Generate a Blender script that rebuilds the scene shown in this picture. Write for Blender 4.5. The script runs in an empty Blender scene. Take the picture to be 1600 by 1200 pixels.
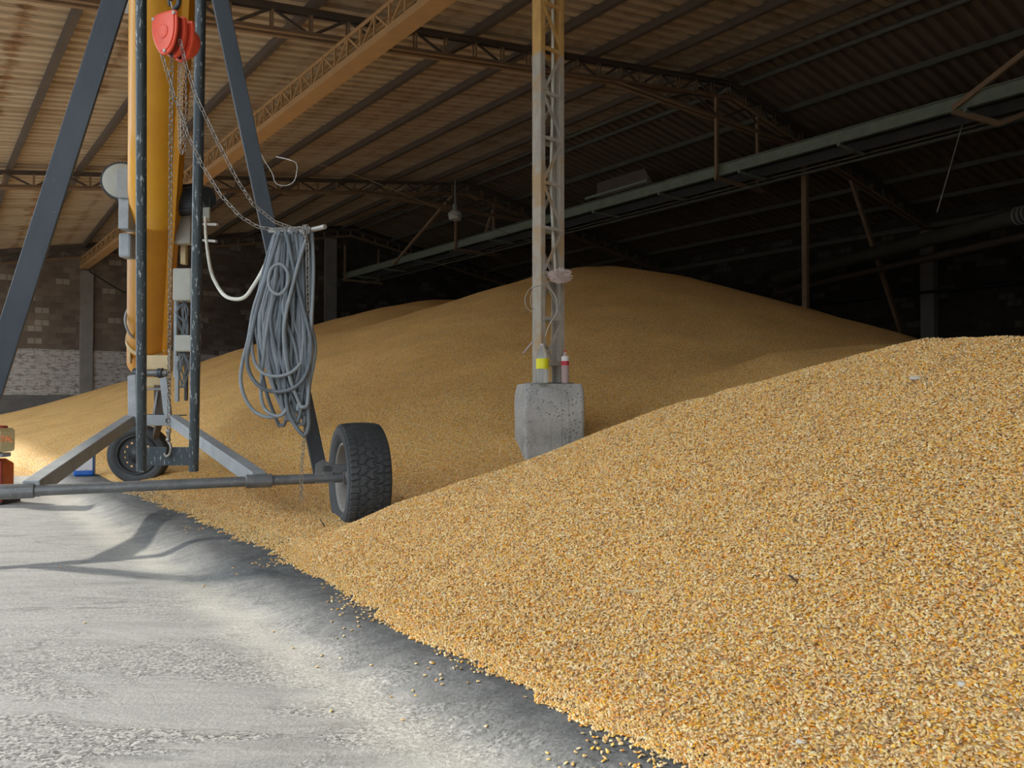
import bpy, bmesh, math, random
import numpy as np
from mathutils import Vector, Matrix

# ---------------------------------------------------------------- camera, sky, sun, exposure
SC = bpy.context.scene
CAMH = .9
PITCH = math.atan(22/1200)          # horizon sits 22 px below the frame's centre
cd = bpy.data.cameras.new('camera'); cam = bpy.data.objects.new('camera', cd)
SC.collection.objects.link(cam); SC.camera = cam
cd.sensor_fit = 'HORIZONTAL'; cd.sensor_width = 36; cd.lens = 27
cd.clip_start = .05; cd.clip_end = 500
cam.location = (0, 0, CAMH); cam.rotation_euler = (math.pi/2 + PITCH, 0, 0)

w = bpy.data.worlds.new('world'); SC.world = w; w.use_nodes = True
wb = w.node_tree.nodes['Background']
wb.inputs[0].default_value = (.80, .90, 1.0, 1); wb.inputs[1].default_value = 2.6
sd = bpy.data.lights.new('sun', 'SUN'); sun = bpy.data.objects.new('sun', sd)
SC.collection.objects.link(sun)
sd.energy = 3.4; sd.angle = math.radians(2.2); sd.color = (1, .93, .82)
sun.location = (-12, 5, 12)
sun.rotation_euler = Vector((1.475, -.57, -1)).to_track_quat('-Z', 'Y').to_euler()
SC.view_settings.view_transform = 'Standard'; SC.view_settings.look = 'None'
SC.view_settings.gamma = 1; SC.view_settings.use_curve_mapping = False
SC.view_settings.exposure = .68

# ---------------------------------------------------------------- helpers
random.seed(7)
RU = random.uniform
S38, C38 = math.sin(math.radians(38)), math.cos(math.radians(38))
def W(u, v, z=0): return Vector((-S38*u + C38*v, C38*u + S38*v, z))   # building axes: u deep along purlins, v across
DU = Vector((-S38, C38, 0)); DV = Vector((C38, S38, 0)); UP = Vector((0, 0, 1))
def ray(px, py):
    a = (px-800)/1200; b = (600-py)/1200
    return Vector((a, math.cos(PITCH)-b*math.sin(PITCH), b*math.cos(PITCH)+math.sin(PITCH)))
def P(px, py, Y): d = ray(px, py); return Vector((0, 0, CAMH)) + d*(Y/d.y)
def G(px, py, z): d = ray(px, py); return Vector((0, 0, CAMH)) + d*((z-CAMH)/d.z)

def tag(o, label=None, cat=None, group=None, kind=None):
    if label: o['label'] = label
    if cat: o['category'] = cat
    if group: o['group'] = group
    if kind: o['kind'] = kind
    return o
def empty(name, loc):
    o = bpy.data.objects.new(name, None); SC.collection.objects.link(o)
    o.location = loc; o.empty_display_size = .1; return o

class MB:
    def __init__(s): s.v = []; s.f = []; s.sm = []
    def add(s, vs, fs, smooth=False):
        n = len(s.v); s.v += [Vector(p) for p in vs]
        s.f += [tuple(i+n for i in f) for f in fs]; s.sm += [smooth]*len(fs); return s
    def box(s, c, ax, ay, az, hx, hy, hz):
        c = Vector(c); vs = [c+ax*(i*hx)+ay*(j*hy)+az*(k*hz) for i in (-1, 1) for j in (-1, 1) for k in (-1, 1)]
        return s.add(vs, [(0,1,3,2),(4,6,7,5),(0,4,5,1),(2,3,7,6),(0,2,6,4),(1,5,7,3)])
    def bar(s, p, q, wd, th, side=None):          # rectangular bar, wd along `side`
        p = Vector(p); q = Vector(q); d = (q-p); L = d.length; d.normalize()
        sd_ = Vector(side) if side is not None else (UP if abs(d.z) < .9 else DV)
        a = (sd_ - d*sd_.dot(d)).normalized(); b = d.cross(a)
        return s.box((p+q)/2, d, a, b, L/2, wd/2, th/2)
    def angle(s, p, q, wd, th, side, out):        # L-section: two thin legs
        p = Vector(p); q = Vector(q); side = Vector(side); out = Vector(out)
        s.bar(p+side*0, q+side*0, wd, th, side)
        d = (q-p).normalized()
        return s.bar(p+side*(wd/2)+out*(wd/2), q+side*(wd/2)+out*(wd/2), wd, th, out)
    def tube(s, pts, r, n=10, cap=True, closed=False):
        pts = [Vector(p) for p in pts]; N = len(pts)
        rs = r if isinstance(r, (list, tuple)) else [r]*N
        t = []
        for i in range(N):
            a = pts[(i-1) % N] if (closed or i > 0) else pts[i]
            b = pts[(i+1) % N] if (closed or i < N-1) else pts[i]
            t.append((b-a).normalized())
        u = t[0].orthogonal().normalized(); vs = []; fs = []
        for i in range(N):
            u = (u - t[i]*u.dot(t[i])).normalized(); w_ = t[i].cross(u)
            for k in range(n):
                an = 2*math.pi*k/n
                vs.append(pts[i] + (u*math.cos(an)+w_*math.sin(an))*rs[i])
        M = N if closed else N-1
        for i in range(M):
            j = (i+1) % N
            for k in range(n):
                l = (k+1) % n; fs.append((i*n+k, i*n+l, j*n+l, j*n+k))
        s.add(vs, fs, n > 6)
        if cap and not closed:
            s.add(vs[:n], [tuple(range(n))[::-1]]); s.add(vs[-n:], [tuple(range(n))])
        return s
    def revolve(s, c, axis, prof, n=48, smooth=True, close=False, cap=False):   # prof: (offset along axis, radius)
        c = Vector(c); axis = Vector(axis).normalized(); a = axis.orthogonal().normalized(); b = axis.cross(a)
        vs = [c+axis*h+(a*math.cos(2*math.pi*k/n)+b*math.sin(2*math.pi*k/n))*r for h, r in prof for k in range(n)]
        m = len(prof); fs = []
        for i in range(m if close else m-1):
            j = (i+1) % m
            for k in range(n):
                l = (k+1) % n; fs.append((i*n+k, i*n+l, j*n+l, j*n+k))
        s.add(vs, fs, smooth)
        if cap:
            s.add(vs[:n], [tuple(range(n))[::-1]]); s.add(vs[-n:], [tuple(range(n))])
        return s
    def sphere(s, c, r, nu=12, nv=8, sc=(1, 1, 1)):
        c = Vector(c); vs = [c+Vector((0, 0, r*sc[2]))]; fs = []
        for i in range(1, nv):
            th = math.pi*i/nv
            for k in range(nu):
                an = 2*math.pi*k/nu
                vs.append(c+Vector((r*sc[0]*math.sin(th)*math.cos(an), r*sc[1]*math.sin(th)*math.sin(an), r*sc[2]*math.cos(th))))
        vs.append(c-Vector((0, 0, r*sc[2])))
        for k in range(nu): fs.append((0, 1+k, 1+(k+1) % nu)); fs.append((len(vs)-1, 1+(nv-2)*nu+(k+1) % nu, 1+(nv-2)*nu+k))
        for i in range(nv-2):
            for k in range(nu):
                l = (k+1) % nu; fs.append((1+i*nu+k, 1+(i+1)*nu+k, 1+(i+1)*nu+l, 1+i*nu+l))
        return s.add(vs, fs, True)
    def prism(s, outline, c, ax, ay, az, depth, smooth=False):  # closed 2-D outline extruded along az
        c = Vector(c); n = len(outline)
        A = [c+ax*x+ay*y for x, y in outline]; B = [p+az*depth for p in A]
        return s.add(A+B, [tuple(range(n))[::-1], tuple(range(n, 2*n))]+[(i, (i+1) % n, (i+1) % n+n, i+n) for i in range(n)])
    def chain(s, pts, pitch, wire, half=.33):
        L = resample(pts, pitch)
        for i in range(len(L)-1):
            p, q = L[i], L[i+1]; c = (p+q)/2; d = (q-p).normalized()
            a = d.orthogonal().normalized(); b = d.cross(a)
            if i % 2: a, b = b, a
            a = (a+b*.35).normalized()
            ln = pitch*.5+wire*.9; hw = pitch*half
            path = []
            for k in range(10):
                an = 2*math.pi*k/10; cx = math.cos(an); sy = math.sin(an)
                path.append(c + d*((ln-hw)*(1 if cx > 0 else -1)*(abs(cx) > .2)+hw*cx) + a*(hw*sy))
            s.tube(path, wire, 5, closed=True)
        return s
    def build(s, name, mat, parent=None, root=None, bevel=0, fix=True):
        """root: the point mesh coordinates are measured from (the thing's base)"""
        if root is None:
            if parent is not None:
                q = parent
                while q.parent: q = q.parent
                root = q.location.copy()
            else:
                xs = [p.x for p in s.v]; ys = [p.y for p in s.v]; zs = [p.z for p in s.v]
                root = Vector(((min(xs)+max(xs))/2, (min(ys)+max(ys))/2, min(zs)))
        me = bpy.data.meshes.new(name)
        me.from_pydata([tuple(p-root) for p in s.v], [], s.f)
        me.polygons.foreach_set('use_smooth', s.sm)
        if fix:
            bm = bmesh.new(); bm.from_mesh(me); bmesh.ops.recalc_face_normals(bm, faces=bm.faces); bm.to_mesh(me); bm.free()
        me.update()
        o = bpy.data.objects.new(name, me); SC.collection.objects.link(o)
        if mat: me.materials.append(mat)
        if parent is not None: o.parent = parent
        else: o.location = root
        if bevel:
            m = o.modifiers.new('bevel', 'BEVEL'); m.width = bevel; m.segments = 2; m.limit_method = 'ANGLE'; m.angle_limit = .7
        return o

def resample(pts, step):
    pts = [Vector(p) for p in pts]; d = [0]
    for i in range(1, len(pts)): d.append(d[-1]+(pts[i]-pts[i-1]).length)
    n = max(1, round(d[-1]/step)); out = []; j = 0
    for i in range(n+1):
        s_ = d[-1]*i/n
        while j < len(pts)-2 and d[j+1] < s_: j += 1
        t = (s_-d[j])/max(1e-9, d[j+1]-d[j]); out.append(pts[j].lerp(pts[j+1], min(1, t)))
    return out
def spline(pts, k=6, closed=False):
    pts = [Vector(p) for p in pts]; N = len(pts); out = []
    g = (lambda i: pts[i % N]) if closed else (lambda i: pts[max(0, min(N-1, i))])
    for i in range(N if closed else N-1):
        a, b, c, d = g(i-1), g(i), g(i+1), g(i+2)
        for j in range(k):
            t = j/k
            out.append(.5*((2*b)+(c-a)*t+(2*a-5*b+4*c-d)*t*t+(3*b-a-3*c+d)*t**3))
    if not closed: out.append(pts[-1])
    return out
def circle(r, n, cx=0, cy=0, a0=0): return [(cx+r*math.cos(a0+2*math.pi*k/n), cy+r*math.sin(a0+2*math.pi*k/n)) for k in range(n)]

# ---------------------------------------------------------------- materials
class NT:
    def __init__(s, name):
        s.m = bpy.data.materials.new(name); s.m.use_nodes = True; s.t = s.m.node_tree
        s.b = s.t.nodes['Principled BSDF']; s.co = s.n('ShaderNodeTexCoord')
    def n(s, typ, **k):
        x = s.t.nodes.new(typ)
        for a, b in k.items(): setattr(x, a, b)
        return x
    def link(s, a, b): s.t.links.new(a, b)
    def geo(s, scale=(1, 1, 1), rot=(0, 0, 0)):
        g = s.n('ShaderNodeNewGeometry'); m = s.n('ShaderNodeMapping')
        s.link(g.outputs['Position'], m.inputs[0]); m.inputs['Scale'].default_value = scale; m.inputs['Rotation'].default_value = rot
        return m.outputs[0]
    def noise(s, vec, scale, detail=4, rough=.55, dist=0):
        x = s.n('ShaderNodeTexNoise'); s.link(vec, x.inputs['Vector'])
        x.inputs['Scale'].default_value = scale; x.inputs['Detail'].default_value = detail
        x.inputs['Roughness'].default_value = rough; x.inputs['Distortion'].default_value = dist; return x.outputs[0]
    def ramp(s, fac, stops, interp='LINEAR'):
        r = s.n('ShaderNodeValToRGB'); s.link(fac, r.inputs[0]); e = r.color_ramp.elements; r.color_ramp.interpolation = interp
        while len(e) < len(stops): e.new(.5)
        for x, (p, c) in zip(e, stops): x.position = p; x.color = tuple(c)+(1,) if len(c) == 3 else c
        return r.outputs[0]
    def mix(s, fac, a, b, mode='MIX'):
        x = s.n('ShaderNodeMix', data_type='RGBA', blend_type=mode)
        for i, v_ in ((0, fac), (6, a), (7, b)):
            if isinstance(v_, (int, float)): x.inputs[i].default_value = v_
            elif isinstance(v_, (tuple, list)): x.inputs[i].default_value = tuple(v_)+(1,)
            else: s.link(v_, x.inputs[i])
        return x.outputs[2]
    def math(s, op, a, b=0, clamp=False):
        x = s.n('ShaderNodeMath', operation=op, use_clamp=clamp)
        for i, v_ in ((0, a), (1, b)):
            if isinstance(v_, (int, float)): x.inputs[i].default_value = v_
            else: s.link(v_, x.inputs[i])
        return x.outputs[0]
    def bump(s, h, strength, dist):
        x = s.n('ShaderNodeBump'); s.link(h, x.inputs['Height']); x.inputs['Strength'].default_value = strength
        x.inputs['Distance'].default_value = dist; s.link(x.outputs[0], s.b.inputs['Normal'])
    def fin(s, col, rough=.6, metal=0, spec=.5):
        if isinstance(col, (tuple, list)): s.b.inputs['Base Color'].default_value = tuple(col)+(1,)
        else: s.link(col, s.b.inputs['Base Color'])
        if isinstance(rough, (int, float)): s.b.inputs['Roughness'].default_value = rough
        else: s.link(rough, s.b.inputs['Roughness'])
        s.b.inputs['Metallic'].default_value = metal; s.b.inputs['Specular IOR Level'].default_value = spec
        return s.m

def worn(name, base, dirt, wear=None, scale=6, amt=.5, rough=.55, metal=0, wearlim=.66, stretch=(1, 1, 1), spec=.4, bump=.15):
    """painted or bare surface: broad dirt blotches plus small chips of `wear` colour"""
    t = NT(name); v_ = t.geo(stretch)
    f = t.ramp(t.noise(v_, scale, 5, .6), [(.5-amt*.3, (0, 0, 0)), (.5+amt*.5, (1, 1, 1))])
    c = t.mix(f, base, dirt)
    n2 = t.noise(v_, scale*7, 4, .65)
    if wear: c = t.mix(t.ramp(n2, [(wearlim, (0, 0, 0)), (wearlim+.04, (1, 1, 1))]), c, wear)
    t.bump(n2, bump, .004)
    return t.fin(c, rough, metal, spec)
def plain(name, col, rough=.5, metal=0, spec=.5):
    return NT(name).fin(col, rough, metal, spec)

M = {}
M['dark'] = worn('dark_blue_grey_paint', (.030, .040, .052), (.055, .066, .078), (.30, .33, .35), 5, .5, .42, 0, .69, (1, 1, .35))
M['pole'] = worn('scratched_grey_paint', (.050, .062, .070), (.085, .10, .105), (.42, .45, .45), 9, .6, .38, .2, .60, (1, 1, .22))
M['lgrey'] = worn('pale_grey_paint', (.33, .35, .36), (.22, .235, .24), (.12, .12, .12), 7, .6, .5, 0, .72)
M['axle'] = worn('scuffed_grey_steel', (.20, .205, .205), (.10, .10, .10), (.42, .42, .40), 12, .8, .45, .3, .64)
M['yellow'] = worn('ochre_yellow_paint', (.70, .33, .020), (.60, .26, .018), (.20, .10, .03), 4, .6, .38, 0, .74, (1, 1, .5))
M['cream'] = worn('dusty_cream_paint', (.62, .48, .27), (.50, .38, .21), (.2, .16, .1), 6, .5, .6)
M['box'] = worn('beige_grey_box_paint', (.42, .41, .35), (.34, .33, .28), (.2, .2, .18), 6, .5, .6)
M['red'] = worn('orange_red_paint', (.88, .11, .05), (.76, .085, .04), (.9, .25, .18), 8, .4, .35, 0, .78)
M['darkred'] = worn('dark_red_plastic', (.30, .035, .02), (.16, .02, .015), None, 10, .6, .4)
M['orange'] = worn('orange_plastic', (.62, .13, .025), (.45, .09, .02), None, 10, .5, .4)
M['tank'] = worn('cream_tank_plastic', (.80, .72, .42), (.70, .62, .34), None, 6, .5, .45)
M['black'] = plain('black_plastic', (.02, .02, .022), .5)
M['chain'] = worn('galvanised_chain', (.34, .32, .29), (.20, .17, .14), (.6, .6, .58), 30, .8, .4, .7, .62)
M['hook'] = worn('dark_cast_steel', (.05, .06, .07), (.10, .10, .10), None, 12, .6, .4, .5)
M['hose'] = worn('grey_rubber_cable', (.17, .19, .205), (.27, .29, .30), (.42, .44, .43), 14, .9, .55, 0, .70)
M['hose2'] = worn('dark_grey_rubber_cable', (.09, .105, .12), (.16, .18, .19), (.3, .3, .3), 14, .9, .5, 0, .72)
M['white'] = worn('off_white_cable', (.72, .70, .60), (.55, .53, .45), None, 10, .5, .5)
M['rodw'] = worn('pale_bare_steel', (.50, .48, .44), (.36, .33, .30), None, 10, .5, .45, .3)
M['rubber'] = worn('dusty_black_rubber', (.040, .043, .046), (.085, .088, .088), (.12, .12, .115), 7, .8, .72, 0, .72, bump=.3)
M['sidewall'] = worn('grey_dusted_sidewall', (.10, .105, .108), (.07, .073, .075), (.16, .16, .16), 9, .8, .75, 0, .70)
M['rim'] = worn('dusty_steel_rim', (.36, .34, .31), (.22, .20, .18), None, 8, .8, .55, .2)
M['rimdk'] = worn('black_steel_rim', (.032, .034, .036), (.06, .06, .06), None, 8, .6, .5, .2)
M['steelbr'] = worn('brown_dusty_steel', (.085, .065, .050), (.125, .09, .065), (.26, .13, .05), 3, .7, .7, 0, .66)
M['ochre'] = worn('ochre_primer_steel', (.47, .27, .11), (.36, .21, .095), (.55, .38, .2), 5, .7, .65, 0, .70)
M['truss'] = worn('tan_dusty_steel', (.33, .21, .12), (.22, .145, .09), (.34, .20, .10), 4, .7, .7, 0, .66)
M['green'] = worn('grey_green_paint', (.235, .27, .20), (.17, .19, .145), (.08, .08, .07), 5, .6, .55, 0, .72, (1, 1, 1))
M['darksteel'] = worn('dark_brown_steel', (.05, .045, .04), (.08, .07, .06), None, 4, .6, .7)
M['bluejug'] = worn('blue_plastic', (.015, .13, .52), (.02, .10, .40), None, 8, .5, .35)
M['label'] = None
M['twine'] = plain('dusty_pink_string', (.68, .56, .50), .9)

def two_paint(name, zsplit, top, bottom):            # old paint above, bare dusty metal below, ragged border
    t = NT(name); g = t.n('ShaderNodeNewGeometry'); sp = t.n('ShaderNodeSeparateXYZ'); t.link(g.outputs['Position'], sp.inputs[0])
    v_ = t.geo((1, 1, .4)); nz = t.noise(v_, 14, 5, .6)
    f = t.math('MULTIPLY', t.math('ADD', t.math('SUBTRACT', sp.outputs[2], zsplit), t.math('MULTIPLY', t.math('SUBTRACT', nz, .5), .25)), 18, True)
    lo = t.mix(t.ramp(t.noise(v_, 9, 5, .7), [(.35, (0, 0, 0)), (.65, (1, 1, 1))]), bottom[0], bottom[1])
    lo = t.mix(t.ramp(t.noise(t.geo((1, 1, 1)), 2.3, 4, .7), [(.50, (0, 0, 0)), (.62, (1, 1, 1))]), lo, (.42, .29, .16))
    hi = t.mix(t.ramp(nz, [(.4, (0, 0, 0)), (.7, (1, 1, 1))]), top, tuple(c*.75 for c in top))
    t.bump(t.noise(v_, 60, 4), .2, .003)
    return t.fin(t.mix(f, lo, hi), .6, 0, .3)
M['column'] = two_paint('column_steel', 4.08, (.58, .34, .11), ((.46, .42, .35), (.34, .31, .26)))

def concrete_block():
    t = NT('cast_concrete'); v_ = t.geo(); n1 = t.noise(v_, 3.2, 6, .65); n2 = t.noise(v_, 40, 5, .7)
    c = t.ramp(n1, [(.3, (.26, .265, .25)), (.5, (.46, .455, .43)), (.7, (.62, .60, .56))])
    pit = t.n('ShaderNodeTexVoronoi'); t.link(v_, pit.inputs[0]); pit.inputs['Scale'].default_value = 30
    msk = t.ramp(t.noise(v_, 5, 3), [(.47, (0, 0, 0)), (.56, (1, 1, 1))])
    hole = t.math('MULTIPLY', t.ramp(pit.outputs['Distance'], [(.20, (1, 1, 1)), (.30, (0, 0, 0))]), msk)
    c = t.mix(t.math('MULTIPLY', hole, .7), c, (.07, .07, .065))
    c = t.mix(.35, c, t.ramp(n2, [(.3, (.2, .2, .2)), (.7, (.62, .6, .57))]))
    # form-board seams
    g = t.n('ShaderNodeMapping'); gg = t.n('ShaderNodeNewGeometry'); t.link(gg.outputs['Position'], g.inputs[0]); g.inputs['Rotation'].default_value = (0, 0, -math.radians(38))
    h = t.math('SUBTRACT', n2, t.math('MULTIPLY', hole, 1.2))
    t.bump(h, .5, .01)
    return t.fin(c, .85, 0, .2)
M['concrete'] = concrete_block()

def grain_mat():
    t = NT('maize_grain'); v_ = t.geo((1, 1, 1))
    vo = t.n('ShaderNodeTexVoronoi'); t.link(v_, vo.inputs[0]); vo.inputs['Scale'].default_value = 88
    s_ = t.n('ShaderNodeSeparateColor'); t.link(vo.outputs['Color'], s_.inputs[0])
    c = t.ramp(s_.outputs[0], KR)
    c = t.mix(t.ramp(t.noise(v_, 1.1, 4, .6), [(.35, (0, 0, 0)), (.7, (1, 1, 1))]), c, (.84, .80, .78), 'MULTIPLY')
    t.bump(vo.outputs['Distance'], 1.0, -.006)
    return t.fin(c, .55, 0, .3)
KR = [(0, (.34, .19, .08)), (.10, (.68, .42, .15)), (.24, (.84, .60, .24)), (.40, (.78, .33, .02)), (.52, (.88, .52, .07)), (.64, (.88, .70, .36)), (.76, (.76, .26, .012)), (.88, (.93, .79, .48)), (.95, (.62, .38, .17)), (1, (.24, .14, .07))]
M['grain'] = grain_mat()
def kernel_mat():
    t = NT('maize_kernel'); oi = t.n('ShaderNodeObjectInfo')
    c = t.ramp(oi.outputs['Random'], KR)
    tip = t.n('ShaderNodeSeparateXYZ'); t.link(t.co.outputs['Generated'], tip.inputs[0])
    c = t.mix(t.ramp(tip.outputs[0], [(.08, (1, 1, 1)), (.38, (0, 0, 0))]), c, (.82, .70, .45))   # pale tip of the kernel
    return t.fin(c, .38, 0, .5)
M['kernel'] = kernel_mat()

def floor_mat():
    t = NT('worn_concrete_floor'); v_ = t.geo()
    R_ = (0, 0, -math.radians(38))
    g = t.n('ShaderNodeNewGeometry'); mp = t.n('ShaderNodeMapping'); mp.vector_type = 'POINT'
    t.link(g.outputs['Position'], mp.inputs[0]); mp.inputs['Rotation'].default_value = R_       # x -> v, y -> u
    sx = t.n('ShaderNodeSeparateXYZ'); t.link(mp.outputs[0], sx.inputs[0]); vv = sx.outputs[0]
    mp2 = t.n('ShaderNodeMapping'); t.link(g.outputs['Position'], mp2.inputs[0]); mp2.inputs['Rotation'].default_value = (0, 0, math.radians(-20)); mp2.inputs['Scale'].default_value = (.8, 4.5, 1)
    st = t.noise(mp2.outputs[0], 1.1, 8, .62, .8)
    fine = t.noise(v_, 70, 6, .7)
    base = t.ramp(st, [(.30, (.22, .22, .205)), (.46, (.36, .355, .335)), (.58, (.28, .28, .265)), (.72, (.44, .43, .40))])
    # patches where the skin has worn off and the aggregate shows
    ag = t.n('ShaderNodeTexVoronoi'); t.link(v_, ag.inputs[0]); ag.inputs['Scale'].default_value = 130; ag.inputs['Randomness'].default_value = 1
    sc_ = t.n('ShaderNodeSeparateColor'); t.link(ag.outputs['Color'], sc_.inputs[0])
    agc = t.ramp(sc_.outputs[0], [(0, (.07, .07, .066)), (.25, (.20, .195, .185)), (.6, (.33, .32, .30)), (1, (.56, .55, .51))])
    mp3 = t.n('ShaderNodeMapping'); t.link(g.outputs['Position'], mp3.inputs[0]); mp3.inputs['Rotation'].default_value = (0, 0, math.radians(-20)); mp3.inputs['Scale'].default_value = (.9, 2.6, 1)
    pm = t.ramp(t.noise(mp3.outputs[0], 1.3, 7, .66, .5), [(.44, (0, 0, 0)), (.50, (1, 1, 1))])
    near = t.ramp(t.math('MULTIPLY', t.math('SUBTRACT', t.n_dist(g), 2.2), .5), [(0, (1, 1, 1)), (1, (.25, .25, .25))])
    pm = t.math('MULTIPLY', pm, near)
    c = t.mix(t.math('MULTIPLY', pm, .9), base, agc)
    # thin cracks
    cr = t.n('ShaderNodeTexVoronoi', feature='DISTANCE_TO_EDGE'); mpd = t.mix(.16, mp3.outputs[0], t.noisecol(v_, 2.2)); t.link(mpd, cr.inputs[0]); cr.inputs['Scale'].default_value = 1.15
    crack = t.ramp(cr.outputs[0], [(.0, (1, 1, 1)), (.0045, (0, 0, 0))])
    crack = t.math('MULTIPLY', crack, t.ramp(t.noise(v_, 2.6, 3), [(.52, (0, 0, 0)), (.62, (1, 1, 1))]))
    c = t.mix(t.math('MULTIPLY', crack, .35), c, (.10, .10, .095))
    mp4 = t.n('ShaderNodeMapping'); t.link(g.outputs['Position'], mp4.inputs[0]); mp4.inputs['Rotation'].default_value = (0, 0, math.radians(-14)); mp4.inputs['Scale'].default_value = (.45, 1.9, 1)
    sn = t.noise(mp4.outputs[0], 1.0, 5, .5, .6)
    sl = t.ramp(t.math('ABSOLUTE', t.math('SUBTRACT', sn, .5)), [(.0015, (1, 1, 1)), (.007, (0, 0, 0))])
    sl = t.math('MULTIPLY', sl, t.ramp(t.noise(v_, 1.9, 4, .6), [(.44, (0, 0, 0)), (.56, (1, 1, 1))]))
    c = t.mix(t.math('MULTIPLY', sl, .62), c, (.12, .118, .11))
    # beyond the break the roof's shade is painted dark into the concrete colour
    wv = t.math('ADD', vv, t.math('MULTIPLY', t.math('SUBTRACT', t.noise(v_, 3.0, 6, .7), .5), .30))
    shade_band = t.ramp(t.math('MULTIPLY', wv, .25), [(.272, (0, 0, 0)), (.335, (1, 1, 1))])
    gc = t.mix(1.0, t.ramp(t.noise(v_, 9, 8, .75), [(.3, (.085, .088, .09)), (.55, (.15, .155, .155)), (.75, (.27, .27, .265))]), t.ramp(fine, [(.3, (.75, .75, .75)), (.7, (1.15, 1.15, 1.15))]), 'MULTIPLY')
    c = t.mix(shade_band, c, gc)
    ln = t.ramp(t.math('ABSOLUTE', t.math('SUBTRACT', wv, 1.04)), [(.02, (1, 1, 1)), (.16, (0, 0, 0))])  # pale dusty line along the break, sunlight painted into it
    c = t.mix(t.math('MULTIPLY', ln, .45), c, (.62, .60, .53))
    c = t.mix(.5, c, t.ramp(fine, [(.25, (.5, .5, .5)), (.75, (1.25, 1.25, 1.25))]), 'MULTIPLY')
    h = t.math('SUBTRACT', t.math('ADD', t.math('MULTIPLY', fine, .35), t.math('MULTIPLY', t.math('MULTIPLY', pm, sc_.outputs[0]), .5)), t.math('MULTIPLY', crack, .12))
    h = t.math('ADD', h, t.math('MULTIPLY', st, 1.2))
    t.bump(h, .9, .018)
    return t.fin(c, .8, 0, .25)
def _nd(s, g):   # distance along v,u from the doorway where traffic wears most (plain world position length)
    x = s.n('ShaderNodeVectorMath', operation='LENGTH'); s.link(g.outputs['Position'], x.inputs[0]); return x.outputs['Value']
def _nc(s, v_, sc):
    x = s.n('ShaderNodeTexNoise'); s.link(v_, x.inputs['Vector']); x.inputs['Scale'].default_value = sc; x.inputs['Detail'].default_value = 6; return x.outputs['Color']
NT.n_dist = _nd; NT.noisecol = _nc
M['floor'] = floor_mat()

def block_wall(name, left):
    t = NT(name); g = t.n('ShaderNodeNewGeometry'); sp = t.n('ShaderNodeSeparateXYZ'); t.link(g.outputs['Position'], sp.inputs[0])
    mp = t.n('ShaderNodeMapping'); t.link(g.outputs['Position'], mp.inputs[0]); mp.inputs['Rotation'].default_value = (0, 0, -math.radians(38))
    s2 = t.n('ShaderNodeSeparateXYZ'); t.link(mp.outputs[0], s2.inputs[0])
    cb = t.n('ShaderNodeCombineXYZ'); t.link(s2.outputs[0 if left else 1], cb.inputs[0]); t.link(sp.outputs[2], cb.inputs[1])
    br = t.n('ShaderNodeTexBrick'); t.link(cb.outputs[0], br.inputs['Vector']); br.inputs['Scale'].default_value = 1
    br.inputs['Brick Width'].default_value = .42; br.inputs['Row Height'].default_value = .215; br.inputs['Mortar Size'].default_value = .014; br.inputs['Mortar Smooth'].default_value = .3
    br.inputs['Color1'].default_value = (.165, .13, .105, 1); br.inputs['Color2'].default_value = (.25, .205, .165, 1); br.inputs['Mortar'].default_value = (.20, .165, .135, 1); br.inputs['Bias'].default_value = -.1
    c = br.outputs['Color']
    # a scatter of pale blocks
    cell = t.n('ShaderNodeTexWhiteNoise', noise_dimensions='2D')
    rowi = t.math('FLOOR', t.math('DIVIDE', sp.outputs[2], .215))
    off = t.math('MULTIPLY', t.math('MODULO', rowi, 2), .21)
    coli = t.math('FLOOR', t.math('DIVIDE', t.math('ADD', s2.outputs[0 if left else 1], off), .42))
    cc = t.n('ShaderNodeCombineXYZ'); t.link(coli, cc.inputs[0]); t.link(rowi, cc.inputs[1]); t.link(cc.outputs[0], cell.inputs[0])
    pale = t.math('MULTIPLY', t.math('GREATER_THAN', cell.outputs[0], .90), .75)
    notm = t.math('SUBTRACT', 1, br.outputs['Fac'])
    c = t.mix(t.math('MULTIPLY', pale, notm), c, (.42, .37, .31))
    c = t.mix(.6, c, t.ramp(t.noise(mp.outputs[0], 1.3, 6, .65), [(.3, (.62, .60, .58)), (.7, (1.2, 1.18, 1.15))]), 'MULTIPLY')
    # whitewashed band with flakes gone, plastered dado below
    wash = t.mix(t.ramp(t.noise(t.geo((3, 3, 9)), 1.6, 8, .75), [(.40, (1, 1, 1)), (.50, (0, 0, 0))]), (.52, .50, .47), (.22, .18, .15))
    wash = t.mix(t.math('MULTIPLY', br.outputs['Fac'], .5), wash, (.25, .22, .19))
    n3 = t.math('MULTIPLY', t.math('SUBTRACT', t.noise(t.geo((1, 1, 1)), 1.2, 5), .5), .10)
    zz = t.math('ADD', sp.outputs[2], n3)
    c = t.mix(t.math('LESS_THAN', zz, 2.62), c, wash)
    c = t.mix(t.math('LESS_THAN', zz, 1.02), c, t.ramp(t.noise(t.geo(), 2, 5), [(.3, (.13, .125, .12)), (.7, (.19, .185, .175))]))
    dim_shade = t.ramp(t.math('MULTIPLY', t.math('ADD', s2.outputs[0], t.math('MULTIPLY', t.noise(t.geo(), .5, 4), 3)), .04), [(.34, (1, 1, 1)), (.66, (.30, .30, .31))]) if left else (.30, .30, .31)  # interior shade painted in: end wall darker to the right, side wall throughout
    c = t.mix(1.0, c, dim_shade, 'MULTIPLY')
    t.bump(br.outputs['Fac'], .6, -.02)
    return t.fin(c, .9, 0, .15)
M['wall_b'] = block_wall('block_wall_end', True); M['wall_r'] = block_wall('block_wall_side', False)

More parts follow.
